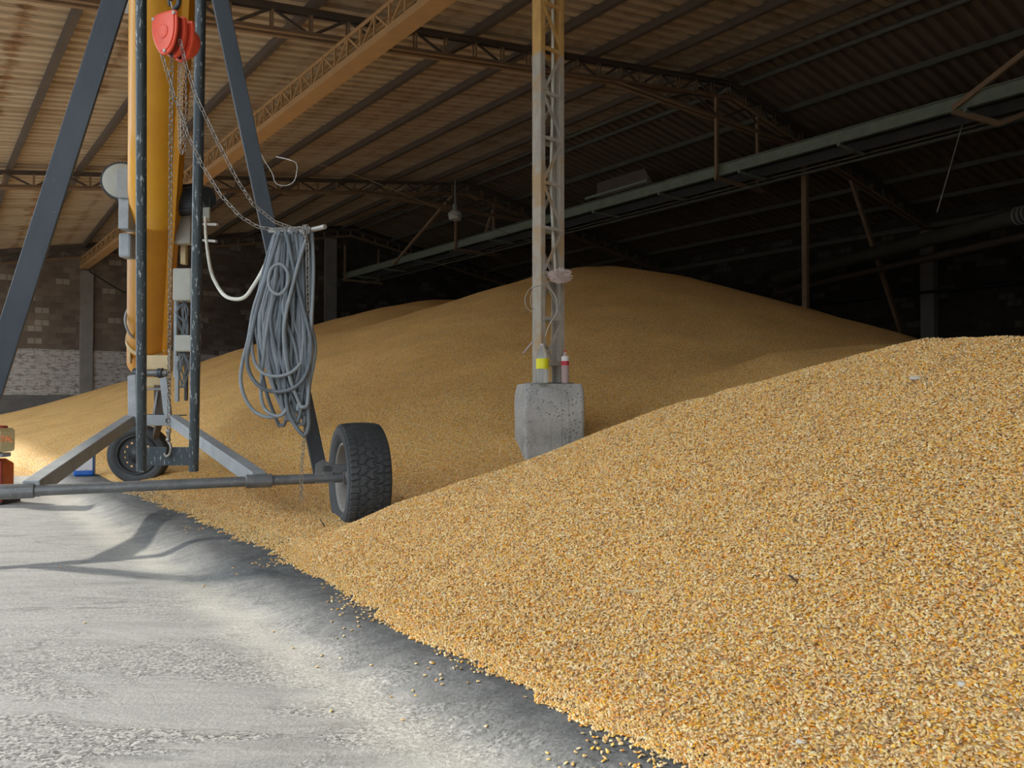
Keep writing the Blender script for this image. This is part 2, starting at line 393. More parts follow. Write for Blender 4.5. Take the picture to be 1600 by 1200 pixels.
def sheet_mat():
    t = NT('rusty_roof_sheet'); g = t.n('ShaderNodeNewGeometry')
    mp = t.n('ShaderNodeMapping'); t.link(g.outputs['Position'], mp.inputs[0]); mp.inputs['Rotation'].default_value = (0, 0, -math.radians(38)); 
    mp2 = t.n('ShaderNodeMapping'); t.link(mp.outputs[0], mp2.inputs[0]); mp2.inputs['Scale'].default_value = (.25, 1.6, 1)
    n1 = t.noise(mp2.outputs[0], 1.4, 6, .6)
    c = t.ramp(n1, [(.3, (.40, .29, .19)), (.5, (.54, .42, .29)), (.7, (.60, .50, .37))])
    # rust creeping out from the purlin lines, worst at the eave sheets
    sp = t.n('ShaderNodeSeparateXYZ'); t.link(mp.outputs[0], sp.inputs[0])
    d = t.math('ABSOLUTE', t.math('SUBTRACT', t.math('FRACT', t.math('DIVIDE', t.math('ADD', sp.outputs[0], 6.27), 1.5)), .5))   # .5 on a purlin... 
    nr = t.noise(mp2.outputs[0], 3.2, 6, .7)
    line = t.ramp(d, [(.34, (0, 0, 0)), (.5, (1, 1, 1))])
    age = t.ramp(t.math('MULTIPLY', sp.outputs[0], .1), [(.10, (1, 1, 1)), (.62, (.35, .35, .35))])
    rust = t.math('MULTIPLY', t.ramp(t.math('ADD', nr, t.math('MULTIPLY', line, .22)), [(.60, (0, 0, 0)), (.72, (1, 1, 1))]), age)
    c = t.mix(t.math('MULTIPLY', rust, .8), c, t.ramp(t.noise(mp.outputs[0], 8, 5), [(.35, (.13, .055, .025)), (.65, (.36, .17, .055))]))
    c = t.mix(t.math('GREATER_THAN', sp.outputs[0], 15.4), c, t.mix(.5, (.13, .10, .075), t.mix(1.0, c, (.42, .36, .30), 'MULTIPLY')))   # older brown far-slope sheets, with interior shade painted into the colour
    return t.fin(c, .7, 0, .25)
M['sheet'] = sheet_mat()
def glass(name, col, rough=.1, trans=.9):
    t = NT(name); t.b.inputs['Transmission Weight'].default_value = trans; t.b.inputs['IOR'].default_value = 1.33
    return t.fin(col, rough, 0, .5)
M['pet'] = glass('clear_bottle_plastic', (.85, .88, .85), .18, .75)
M['pet2'] = glass('dusty_bottle_plastic', (.75, .60, .58), .3, .5)
M['yellowlabel'] = plain('yellow_label', (.85, .80, .02), .5)
M['whitelabel'] = plain('white_label', (.75, .72, .70), .6)
M['redlabel'] = plain('red_label', (.55, .03, .05), .5)
M['cap'] = plain('pale_lilac_cap', (.55, .50, .58), .5)
M['lampglass'] = plain('pale_lamp_body', (.55, .53, .46), .4)
def jug_label():
    t = NT('faded_jug_label'); v_ = t.geo((1, 1, 1)); sp = t.n('ShaderNodeSeparateXYZ'); t.link(v_, sp.inputs[0])
    row = t.math('FRACT', t.math('MULTIPLY', sp.outputs[2], 42))
    f = t.math('MULTIPLY', t.math('GREATER_THAN', row, .5), t.ramp(t.noise(t.geo((60, 60, 20)), 1, 2), [(.45, (0, 0, 0)), (.55, (1, 1, 1))]))
    f = t.math('MULTIPLY', f, t.math('LESS_THAN', sp.outputs[2], .14))
    return t.fin(t.mix(t.math('MULTIPLY', f, .6), (.58, .58, .60), (.62, .25, .28)), .6)
M['label'] = jug_label()

# ---------------------------------------------------------------- ground and heap height functions
def uv(x,y): return -S38*x+C38*y, C38*x+S38*y     # u deep, v across
def floor_z(v):
    v=np.asarray(v,float)
    t=np.clip((v-1.10)/.26,0,1); q=np.clip((v-1.95)/.35,0,1)      # low concrete sill, buried again under the grain
    return .065*(t*t*(3-2*t))*(1-q*q*(3-2*q))
def vnoise(x,y,seed=0):
    xi=np.floor(x).astype(int); yi=np.floor(y).astype(int); fx=x-xi; fy=y-yi
    def h(a,b):
        n=np.sin(a*127.1+b*311.7+seed*74.7)*43758.5453; return n-np.floor(n)
    sx=fx*fx*(3-2*fx); sy=fy*fy*(3-2*fy)
    return (h(xi,yi)*(1-sx)+h(xi+1,yi)*sx)*(1-sy)+(h(xi,yi+1)*(1-sx)+h(xi+1,yi+1)*sx)*sy-.5
def smin(a,b,k): 
    h=np.clip(.5+.5*(b-a)/k,0,1); return b*(1-h)+a*h-k*h*(1-h)
def smax(a,b,k): return -smin(-a,-b,k)
FX=[-2.2,-1.6,-.675,0,.39,.75,1.5,1.84,2.05,2.18,2.36,2.5,2.8,6]
FZ=[-.20,-.05,.33,.57,.71,.855,1.02,1.11,1.17,1.175,1.055,1.0,.99,.95]
def front_h(x,y):
    u,v=uv(x,y)
    toe=1.485+.18*np.clip((u-2.9)/1.1,0,1)+.07*vnoise(u*1.3,u*0+3,1)+.07*vnoise(u*4,u*0,2)+.03*vnoise(u*11,u*0,3)
    a=.425*(v-toe)+.06
    c=np.interp(x,FX,FZ)
    b=c-.04-.30*(y-4.4)
    h=smin(a,b,.10)
    n=.030*vnoise(x*1.7,y*1.7,5)+.016*vnoise(x*4.3,y*4.3,6)+.008*vnoise(x*10,y*10,8)
    return h+n*np.clip((v-toe)/.5,0,1)
def back_h(x,y):
    u,v=uv(x,y)
    # cone with ridge segment to deeper u
    toe=1.66-.10*np.clip(u-7.5,0,1)+.06*vnoise(u*.7,u*0+1,11)+.05*vnoise(u*3,u*0,12)
    # distance to a polyline ridge
    def cone(cx,cy,h,s,r=1.6):
        d=np.sqrt((x-cx)**2+(y-cy)**2+r*r)-r
        return h-s*d
    h=cone(2.0,17.2,3.80,.37,1.2)
    h=smax(h,cone(3.2,16.4,3.38,.385,1.0),.3)
    h=smax(h,cone(-1.8,21.5,3.62,.34),.5)
    h=smax(h,cone(-7.0,24.5,2.38,.27),.4)
    h=smax(h,cone(5.6,12.6,1.45,.26,2.),.3)
    # mid mound
    mc=np.interp(x,[-1,.98,1.9,2.9,4,6],[-.3,.55,1.0,1.40,1.5,1.5])
    mid=mc-.22*np.abs(y-8.7)
    h=smax(h,mid,.25)
    low=.10+.10*vnoise(x*.8,y*.8,17)+floor_z(v)+.0*x
    h=smax(h,low,.2)
    edge=smax(.42*(v-toe)+.065,smin(.36*(u-10.45+1.5*np.clip(v-1.15,0,.6)-.1*vnoise(v*2,v*0,13)),.25*(v-.30),.08),.12)
    h=smin(h,edge,.25)
    n=.05*vnoise(x*.9,y*.9,15)+.02*vnoise(x*2.7,y*2.7,16)+.16*vnoise(x*.33,y*.33,19)*np.clip((h-1)/2,0,1)
    return h+n*np.clip(edge/.35,0,1)

# ---------------------------------------------------------------- the building
UF, UB, VL, VR, VC = -15., 31.6, -3.36, 26.0, 15.4      # front, back, open eave, right wall, ridge
def roof_z(u, v):
    s = .150 + .055*min(1, max(0, (u-22.2)/9.4))
    return 8.45 - (s*(VC-v) if v < VC else .165*(v-VC))
def surf_grid(fn, x0, x1, y0, y1, step, keep):
    xs = np.arange(x0, x1+1e-6, step); ys = np.arange(y0, y1+1e-6, step)
    X, Y = np.meshgrid(xs, ys, indexing='ij'); Z = fn(X, Y)
    K = keep(X, Y, Z); n, m = X.shape
    kc = K[:-1, :-1] | K[1:, :-1] | K[1:, 1:] | K[:-1, 1:]
    I = np.arange(n*m).reshape(n, m)
    F_ = np.stack([I[:-1, :-1][kc], I[1:, :-1][kc], I[1:, 1:][kc], I[:-1, 1:][kc]], 1)
    used, inv = np.unique(F_, return_inverse=True)
    return np.stack([X.ravel()[used], Y.ravel()[used], Z.ravel()[used]], 1), inv.reshape(F_.shape)
def np_object(name, V, Fc, mat):
    org = np.array([V[:, 0].mean(), V[:, 1].mean(), V[:, 2].min()])
    me = bpy.data.meshes.new(name); me.vertices.add(len(V)); me.vertices.foreach_set('co', (V-org).astype('f').ravel())
    me.loops.add(Fc.size); me.loops.foreach_set('vertex_index', Fc.astype('i').ravel())
    me.polygons.add(len(Fc)); me.polygons.foreach_set('loop_start', np.arange(0, Fc.size, Fc.shape[1], dtype='i'))
    me.polygons.foreach_set('use_smooth', np.ones(len(Fc), bool)); me.update(calc_edges=True); me.validate()
    me.materials.append(mat); o = bpy.data.objects.new(name, me); SC.collection.objects.link(o); o.location = org
    return o

# floor: flat yard slab, then the slab dips into a shallow gutter along v = 1.1 .. 1.9
vs_ = [-60, -20, -8, -3, 0, .8, 1.0, 1.1]+[1.10+.26*k/8 for k in range(1, 9)]+[1.6, 1.95, 2.05, 2.15, 2.3, 4, 10, 26.2]
us_ = [-40, -15, -5]+[x*.5 for x in range(-6, 30)]+[20, 32.2]
b = MB(); n = len(us_)
vv = [W(u, v, float(floor_z(v))) for v in vs_ for u in us_]
b.add(vv, [(i*n+j, (i+1)*n+j, (i+1)*n+j+1, i*n+j+1) for i in range(len(vs_)-1) for j in range(n-1)], True)
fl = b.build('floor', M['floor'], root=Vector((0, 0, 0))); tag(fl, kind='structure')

# corrugated roof sheeting (ceiling): trapezoidal ribs that run down the slope
b = MB(); us = []; u = UF
while u < UB+.3:
    us += [(u, 0), (u+.12, 0), (u+.15, .066), (u+.24, .066), (u+.27, 0)]; u += .28
rows = [VL, 2, 4.8, 8, 12, VC, VC, 19, 23, VR+.3]
vs = [W(u, v, roof_z(u, v)+.19+h) for v in rows for u, h in us]; n = len(us)
b.add(vs, [(i*n+j, (i+1)*n+j, (i+1)*n+j+1, i*n+j+1) for i in range(len(rows)-1) if i != 5 for j in range(n-1)])
ceil = b.build('ceiling', M['sheet'], root=Vector((0, 0, 0)), fix=False)
md = ceil.modifiers.new('thickness', 'SOLIDIFY'); md.thickness = .004; md.offset = 1
tag(ceil, kind='structure')
b = MB(); b.add([W(u, v, roof_z(u, v)+.06+z) for u in (UF, UB+.3) for v, z in ((VC-.35, .245), (VC, .30), (VC+.35, .245))], [(0, 3, 4, 1), (1, 4, 5, 2)])
o = b.build('trim_1', M['steelbr']); tag(o, kind='structure')          # ridge cap

def wall(name, pts_uv, mat, th):
    """pts_uv: polyline of (u,v); top follows the roof"""
    b = MB()
    for (u0, v0), (u1, v1) in zip(pts_uv, pts_uv[1:]):
        d = (W(u1, v1)-W(u0, v0)).normalized(); nrm = Vector((d.y, -d.x, 0))*th
        a0, a1 = W(u0, v0, -.15), W(u1, v1, -.15); t0, t1 = roof_z(u0, v0)+.225, roof_z(u1, v1)+.225
        c0 = Vector((a0.x, a0.y, t0)); c1 = Vector((a1.x, a1.y, t1))
        b.add([a0, a1, c1, c0, a0+nrm, a1+nrm, c1+nrm, c0+nrm], [(0,1,2,3),(4,7,6,5),(3,2,6,7),(0,4,5,1),(0,3,7,4),(1,5,6,2)])
    o = b.build(name, mat); tag(o, kind='structure'); return o
wall('wall_back', [(UB, VR), (UB, VC), (UB, 4.8), (UB, VL)], M['wall_b'], -.2)
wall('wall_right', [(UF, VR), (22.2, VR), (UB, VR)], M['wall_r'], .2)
wall('wall_front', [(UF, VL), (UF, VC), (UF, VR)], M['wall_b'], -.2)
# unseen wall added across the yard to block low sky and darken the interior
b = MB(); b.box(W(8, -17, 3.1), DU, DV, UP, 34, .15, 3.2); o = b.build('wall_sky_block', M['wall_r']); tag(o, kind='structure')

# concrete pilasters against the block walls
def pilaster(u, v, du, dv, top, label, group=None):
    b = MB(); b.box(W(u, v, (top-.15)/2), DU, DV, UP, du/2, dv/2, (top+.15)/2)
    o = b.build('concrete_pilaster', M['plaster'], bevel=.01); tag(o, label, 'pilaster', group); return o
M['plaster'] = worn('grey_pilaster_concrete', (.27, .25, .23), (.19, .175, .16), None, 2.5, .7, .85)
pilaster(UB-.17, 4.95, .30, .42, 5.52, 'grey concrete pilaster on the left end wall below the ochre lattice beam')
pilaster(UB-.17, 14.4, .30, .55, 7.9, 'dark concrete pilaster on the end wall under the conveyor\'s far end')
for u, l in ((11.2, 'dark concrete pilaster on the shaded right wall behind the bright near heap'), (22.2, 'dark concrete pilaster on the right wall beyond the big heap\'s peak')):
    pilaster(u, VR-.17, .42, .32, 6.3, l)

# purlins, one length each, running along u under the sheets
PV = [-2.73, -1.23, .27, 1.77, 3.27, 4.77, 6.27, 7.77, 9.27, 10.77, 12.27, 13.77]
def purlin(v, label, r=None, group=None, mat='steelbr', wd=.14, th=.095, dz=.10):
    b = MB(); us = [UF, 22.2, UB-.03]
    for a, c in zip(us, us[1:]):
        p, q = W(a, v, roof_z(a, v)+dz), W(c, v, roof_z(c, v)+dz)
        if r: b.tube([p, q], r, 10)
        else:
            b.bar(p, q, wd, .012, UP)
            for s in (-1, 1):
                b.bar(p+UP*(s*wd/2)+DV*(th/2), q+UP*(s*wd/2)+DV*(th/2), th, .012, DV)
    o = b.build('roof_purlin', M[mat]); tag(o, label, 'purlin', group); return o
names = {0: 'brown steel purlin at the open eave outside the frame'}
for i, v in enumerate(PV):
    k = ['', '', 'fourth to the left of the ochre beam', 'third to the left of the ochre beam', 'second to the left of the ochre beam', 'running just above the ochre beam', 'first to the right of the ochre beam', 'second to the right of the ochre beam', 'third to the right of the ochre beam', 'fourth to the right of the ochre beam', 'fifth to the right of the ochre beam', 'last one before the ridge on the left slope'][i]
    if v < -.5: continue
    purlin(v, 'brown purlin under the bright left roof, '+k, group='purlins of the left roof slope')
M['ridge'] = worn('grey_green_pipe', (.115, .105, .075), (.08, .072, .055), None, 3, .6, .6)
for v, k in ((14.95, 'left of the pair at the ridge'), (15.75, 'right of the pair at the ridge')):
    purlin(v, 'grey-brown round purlin under the roof peak, '+k, r=.06, group='pipes along the ridge', mat='ridge', dz=.10)
for i, v in enumerate((17.4, 19.2, 21.0, 22.8, 24.6)):
    purlin(v, 'dim steel purlin under the dark right roof slope, '+['highest, nearest the ridge', 'second down from the ridge', 'third down from the ridge', 'fourth down from the ridge', 'lowest, nearest the right wall'][i], group='purlins of the right roof slope', mat='ridge', wd=.12)

# roof trusses across the building
def truss(u, label, vl=VL, vr=VR-.15, dep=.36, step=.62, full=True, mat='truss'):
    root = empty('roof_truss', W(u, 4.8, roof_z(u, 4.8)-.4))
    def top(v): return W(u, v, roof_z(u, v)-.02)
    def bot(v): return W(u, v, roof_z(u, v)-dep)
    for a, c in ((vl, VC), (VC, vr)):
        for nm, fn, hh in (('top_chord', top, .07), ('bottom_chord', bot, .08)):
            b = MB()
            for s in (-1, 1):
                b.bar(fn(a)+DU*(s*.05), fn(c)+DU*(s*.05), hh, .012, UP)
                b.bar(fn(a)+DU*(s*.085)+UP*(-hh/2 if nm == 'bottom_chord' else hh/2), fn(c)+DU*(s*.085)+UP*(-hh/2 if nm == 'bottom_chord' else hh/2), .07, .012, DU)
            b.build(nm, M[mat if nm == 'bottom_chord' else 'steelbr'], root)
    n = int((vr-vl)/step); k = 0
    for i in range(n+1):
        v = vl+.1+i*step
        if v > vr: break
        b = MB()
        for s in (-1, 1): b.bar(bot(v)+DU*(s*.045), top(v)+DU*(s*.045), .035, .008, DV)
        b.build('web_post', M[mat], root)
        v2 = v+step
        if v2 < vr and not (v < VC < v2):
            b = MB(); pa, pb = (top(v), bot(v2)) if i % 2 == 0 else (bot(v), top(v2))
            b.bar(pa, pb, .045, .03, UP).build('web_brace', M['steelbr'], root)
    if full:
        zc = 7.50
        b = MB()
        for s in (-1, 1):
            b.bar(W(u, 10.9, zc)+DU*(s*.05), W(u, 19.9, zc)+DU*(s*.05), .09, .012, UP)
            b.bar(W(u, 10.9, zc-.04)+DU*(s*.085), W(u, 19.9, zc-.04)+DU*(s*.085), .07, .012, DU)
        b.build('collar_tie', M['truss'], root)
        for v0, v1 in ((14.0, 15.0), (16.0, 15.0), (16.0, 16.9), (14.0, 13.0), (18.0, 16.9)):
            zb = lambda v, on: W(u, v, zc) if on else bot(v)
            b = MB(); b.bar(zb(v0, False), zb(v1, True), .05, .03, DV).build('tie_brace', M['steelbr'], root)
    tag(root, label, 'roof truss', 'roof trusses'); return root
truss(.2, 'brown steel roof truss nearest the viewpoint, high above the heap', vl=VL)
truss(11.2, 'tan steel roof truss crossing the top of the photo behind the lattice column')
truss(22.2, 'second brown steel roof truss, running into the peak left of the lattice column')
truss(31.35, 'farthest steel roof truss, lying against the top of the end wall', dep=.30, full=False)

# ochre lattice beam on the column line
def lattice_beam():
    u0, u1, v, zb, zt = UF, UB-.02, 4.85, 5.56, 5.94
    root = empty('lattice_beam', W(5, v, zb))
    b = MB(); b.bar(W(u0, v, zb), W(u1, v, zb), .24, .012, DV)
    for s in (-1, 1): b.bar(W(u0, v+s*.12, zb+.045), W(u1, v+s*.12, zb+.045), .10, .012, UP)
    b.build('bottom_channel', M['ochre'], root)
    b = MB()
    for s in (-1, 1):
        b.bar(W(u0, v+s*.115, zt), W(u1, v+s*.115, zt), .055, .010, UP); b.bar(W(u0, v+s*.09, zt+.025), W(u1, v+s*.09, zt+.025), .06, .010, DV)
    b.build('top_chord', M['ochre'], root)
    u = 5.0; i = 0
    while u < u1-.1:
        for s in ((-1, 1) if u < 17 else (-1,)):
            b = MB(); b.bar(W(u, v+s*.11, zb+.05), W(u, v+s*.11, zt), .03, .03, DV).build('web_post', M['ochre'], root) if (s == -1 or i % 2 == 0) else None
        b = MB(); uu = min(u+.40, u1-.05)
        pa, pb = ((zb+.05, zt) if i % 2 else (zt, zb+.05))
        for s in (-1, 1): b.bar(W(u, v+s*.11, pa), W(uu, v+s*.11, pb), .028, .02, UP)
        if u < 22: b.build('web_brace', M['ochre'], root)
        elif i % 1 == 0: b.build('web_brace', M['ochre'], root)
        u += .40; i += 1
    return tag(root, 'ochre steel lattice beam slanting from the top centre down to the end-wall pilaster', 'lattice beam')
lattice_beam()

# lattice column on its concrete pedestal
CU, CV = 5.46, 4.70
def column():
    c = W(CU, CV, 1.03); root = empty('lattice_column', c)
    h = 4.53; hw = .145
    for s, d in ((-1, .055), (1, .055)):
        b = MB(); vc = CV+s*(hw-d/2)
        cc = W(CU, vc+s*(d/2-.006), 1.03+h/2)
        b.box(cc, DU, DV, UP, .062, .006, h/2)                           # web of the channel
        for e in (-1, 1): b.box(W(CU+e*.058, vc, 1.03+h/2), DU, DV, UP, .006, d/2, h/2)
        if s < 0: b.box(W(CU, vc, 1.03+h/2), DU, DV, UP, .055, d/2-.004, h/2)
        b.build('column_channel', M['column'], root, bevel=.003)
    z = 1.22; k = 0
    while z < 5.3:
        for e in (-1, 1):
            b = MB(); a, d = (CV-hw+.03, CV+hw-.03); b.box(W(CU+e*.066, CV, z), DU, DV, UP, .008, hw-.03, .016)
            b.build('lacing_bar', M['column'], root)
            p0, p1 = (W(CU+e*.068, a, z+.02), W(CU+e*.068, d, z+.40))
            if (k+(e > 0)) % 2: p0, p1 = (W(CU+e*.068, d, z+.02), W(CU+e*.068, a, z+.40))
            MB().bar(p0, p1, .030, .010, DV).build('lacing_bar', M['column'], root)
        z += .42; k += 1
    b = MB(); b.box(W(CU, CV, 1.036), DU, DV, UP, .15, .18, .006).build('base_plate', M['axle'], root)
    tag(root, 'tall steel lattice column, ochre above and bare grey below, on a concrete pedestal', 'column')
    # pedestal
    b = MB(); s = .283; r = .045; out = []; fy = math.radians(8.5); FX_ = Vector((math.cos(fy), math.sin(fy), 0)); FY_ = Vector((-math.sin(fy), math.cos(fy), 0)); c0 = W(CU, CV, 0)+Vector((0, 0, 0))
    for cx, cy, a0 in ((s-r, s-r, 0), (-s+r, s-r, 90), (-s+r, -s+r, 180), (s-r, -s+r, 270)):
        for k in range(5): an = math.radians(a0+k*22.5); out.append((cx+r*math.cos(an), cy+r*math.sin(an)))
    vs = []; m = len(out); zz = [-.13, .1, .25, .4, .5, .64, .75, .86, .93, .965, .99, 1.01, 1.022, 1.03]
    for z in zz:
        f = 1-max(0, (z-.90)/.13)**2*.06
        for (x, y) in out:
            j = .006*math.sin(9*z+5*x)+.005*math.sin(21*y+14*z)
            vs.append(c0+FX_*(x*f+j)+FY_*(y*f+j)+UP*z)
    b.add(vs, [(i*m+k, i*m+(k+1) % m, (i+1)*m+(k+1) % m, (i+1)*m+k) for i in range(len(zz)-1) for k in range(m)]+[tuple((len(zz)-1)*m+k for k in range(m))])
    ped = b.build('concrete_pedestal', M['concrete']); o = ped; tag(o, 'weathered grey concrete pedestal carrying the steel lattice column', 'pedestal')
    # raised form-board seams on the pedestal
    for xx in (-.045, .055, .125):
        b = MB(); q = c0+FX_*xx-FY_*(s+.001); b.tube([q+UP*.15, q+UP*.5+FX_*.002, q+UP*.88], .0045, 6)
        sm = b.build('mould_seam', M['concrete'], ped)
column()
o = MB().tube(spline([W(CU-.02, CV+.035, 5.5), W(CU-.03, CV+.03, 3.9), W(CU-.02, CV+.015, 2.9), W(CU-.03, CV+.06, 2.1)]), .013, 8).build('conduit_pipe', M['white'])
tag(o, 'off-white conduit pipe running down inside the lattice column', 'pipe')

# fuzzy bundle of torn string tied to the column, loose loops beside it
b = MB(); c0 = P(872, 433, 7.0)
b.sphere(c0-Vector((.02, 0, .0)), .022, 10, 7, (1.5, .8, .8))
for i in range(520):
    an = RU(0, 6.28); el = RU(-1, 1); r = RU(.055, .10)
    d = Vector((math.cos(an)*math.sqrt(1-el*el)*1.3, math.sin(an)*math.sqrt(1-el*el)*.7, el*.8))
    p = c0+d*.03+Vector((.02, 0, .01)); q = c0+d*r+Vector((.02, 0, .01)); m_ = (p+q)/2+Vector((RU(-.02, .02), RU(-.02, .02), RU(-.02, .02)))
    b.tube([p, m_, q], .0028, 3, cap=False)
o = b.build('string_bundle', M['twine']); tag(o, 'frayed dusty bundle of string tied to the right of the lattice column', 'string')
b = MB(); b.tube(spline([P(834, 446, 7.0), P(824, 456, 7.0), P(820, 470, 7.0), P(824, 482, 7.0), P(834, 489, 7.0)]), .0035, 5)
b.tube(spline([P(832, 452, 7.02), P(829, 465, 7.0), P(830, 478, 7.0), P(836, 484, 7.0)]), .003, 5)
b.tube(spline([P(830, 450, 6.98), P(846, 446, 6.97), P(858, 450, 6.98), P(868, 464, 6.98), P(870, 486, 6.98), P(858, 508, 7.0), P(852, 525, 7.02)]), .0045, 5)
o = b.build('tie_wire', M['rodw']); tag(o, 'thin pale wire looped around the lattice column above the bottles', 'wire')
b = MB(); b.tube([P(833, 533, 7.05), P(817, 552, 7.0)], .006, 6)
o = b.build('plastic_strip', M['cap']); tag(o, 'short pale strip sticking out left of the column above the clear bottle', 'strip')

def bottle(px, ybase, Y, hgt, rad, mat, bands, label, capm):
    base = P(px, ybase, Y); base.z = 1.034; root = empty('plastic_bottle', base); s = hgt
    prof = [(0, rad*.8), (.02*s, rad*.97), (.06*s, rad), (.40*s, rad*.97), (.62*s, rad), (.72*s, rad*.9), (.82*s, rad*.62), (.90*s, rad*.34), (.94*s, rad*.24), (.97*s, rad*.24)]
    MB().revolve(base, UP, prof, 24, cap=True).build('bottle_body', mat, root)
    MB().revolve(base, UP, [(.955*s, rad*.30), (1.0*s, rad*.30)], 16, False, cap=True).build('bottle_cap', capm, root)
    for z0, z1, m in bands:
        MB().revolve(base, UP, [(z0*s, rad*1.02), (z1*s, rad*1.02)], 24).build('bottle_label', m, root)
    tag(root, label, 'bottle'); return root
bottle(847.5, 598, 6.86, .352, .056, M['pet'], [(.36, .62, M['yellowlabel'])], 'clear plastic bottle with a yellow label standing on the pedestal\'s front edge', M['cap'])
bottle(883, 598, 7.02, .30, .036, M['pet2'], [(.55, .68, M['redlabel']), (.68, .82, M['whitelabel'])], 'pinkish plastic bottle with red and white label on the pedestal, right of the column', M['redlabel'])

# post and brace in the dark right half
b = MB(); b.box(W(11.25, 18.7, 3.6), DU, DV, UP, .07, .07, 3.9)
o = b.build('steel_post', M['truss'], bevel=.006); tag(o, 'dusty square steel post rising from the big heap\'s right flank', 'post')
b = MB(); b.bar(W(11.25, 21.1, 7.15), W(11.25, 25.0, 1.5), .14, .09, DV)
o = b.build('diagonal_brace', M['truss']); tag(o, 'slanting steel brace between the roof and the shaded right wall', 'brace')
# eave beam, inclined duct and rails on the right wall
b = MB(); b.bar(W(-5, VR-.20, 6.45), W(UB-.2, VR-.20, 6.45), .16, .10, UP)
o = b.build('eave_beam', M['ridge']); tag(o, 'grey-green horizontal beam along the top of the shaded right wall', 'beam')
d0, d1 = P(1612, 332, 17.5), P(1210, 436, 27)
b = MB(); b.tube([d0, d1], .20, 16)
ductroot = empty('inclined_duct', d0); b.build('duct_pipe', M['darksteel2'] if 'darksteel2' in M else M['ridge'], ductroot)
MB().tube([d0+Vector((0, 0, -.5)), d1+Vector((0, 0, -.5))], .10, 12).build('duct_rail', M['steelbr'], ductroot)
b = MB(); dd = (d1-d0).normalized()
for k in range(3): b.revolve(d0+dd*(.1+.12*k), dd, [(-.03, .19), (0, .225), (.03, .19)], 20)
b.build('duct_collar', M['lgrey'], ductroot)
tag(ductroot, 'thick dark inclined pipe with a pale collar in front of the right wall', 'duct')
for z, l in ((4.3, 'upper'), (2.35, 'lower')):
    o = MB().tube([W(0, VR-.42, z), W(UB-.4, VR-.42, z)], .05, 8).build('wall_rail', M['black']); tag(o, 'thin black rail along the shaded right wall, the '+l+' of two', 'rail', 'rails on the right wall')
o = MB().tube([P(1507, 183, 14.6), P(1464, 332, 14.6)], .010, 6).build('hanging_wire', M['rodw']); tag(o, 'thin wire hanging from the conveyor in the dark right part', 'wire')

# overhead conveyor hung below the ridge
def conveyor():
    u0, u1, z = -6.0, 31.2, 6.12
    root = empty('overhead_conveyor', W(u1, 15.0, z))
    b = MB(); b.bar(W(u0, 14.95, z+.13), W(u1, 14.95, z+.13), .26, .012, UP)
    for s in (-1, 1): b.bar(W(u0, 14.91, z+.13+s*.125), W(u1, 14.91, z+.13+s*.125), .09, .012, DV)
    b.build('side_channel', M['green'], root)
    b = MB(); b.bar(W(u0, 15.75, z+.13), W(u1, 15.75, z+.13), .26, .012, UP).build('side_channel', M['darksteel'], root)
    b = MB(); b.bar(W(u0, 15.35, z+.22), W(u1, 15.35, z+.22), .74, .02, DV).build('conveyor_belt', M['black'], root)
    b = MB(); b.tube([W(u0, 15.9, z-.12), W(u1, 15.9, z-.12)], .03, 8); b.tube([W(u0, 16.0, z-.0), W(u1, 16.0, z-.0)], .02, 8)
    b.build('guard_rail', M['ridge'], root)
    u = 1.0
    while u < 31:
        MB().tube([W(u, 14.88, z-.03), W(u, 15.9, z-.03)], .035, 10).build('return_roller', M['green'], root); u += 2.4
    for uu in (-.2, 11.2, 22.2, 30.9):
        for v, zt in ((14.86, 8.0), (16.5, 7.9)):
            MB().bar(W(uu, v, z-.05), W(uu, v, zt if uu < 30 else 7.6), .08, .06, DV).build('hanger', M['truss'], root)
        MB().bar(W(uu, 14.8, z-.05), W(uu, 16.7, z-.05), .09, .06, UP).build('cross_bearer', M['truss'], root)
    for a, c in (((26.6, 14.86, z+.04), (22.2, 14.86, 8.1)), ((23.2, 16.5, z), (22.2, 16.5, 7.8)), ((6.0, 14.86, z+.04), (2.4, 14.86, 8.1)), ((6.0, 14.86, z), (5.45, 15.45, 5.86)), ((5.45, 15.45, 5.86), (4.3, 16.9, 6.6))):
        MB().bar(W(*a), W(*c), .09, .07, UP).build('brace', M['truss'], root)
    tag(root, 'long grey-green conveyor hung under the roof ridge, crossing the dark half', 'conveyor')
    r2 = empty('conveyor_hood', W(14.2, 15.1, z+.30))
    b = MB(); b.prism([(-1.0, 0), (1.0, 0), (1.0, .42), (-.75, .42)], W(14.2, 14.85, z+.30), DU, UP, DV, .7).build('hood_box', M['steelbr'], r2, bevel=.01)
    MB().bar(W(13.3, 14.8, z+.36), W(15.6, 14.8, z+.36), .06, .06, UP).build('hood_rail', M['green'], r2)
    tag(r2, 'dusty brown hood box sitting on the overhead conveyor right of the column', 'hood')
conveyor()

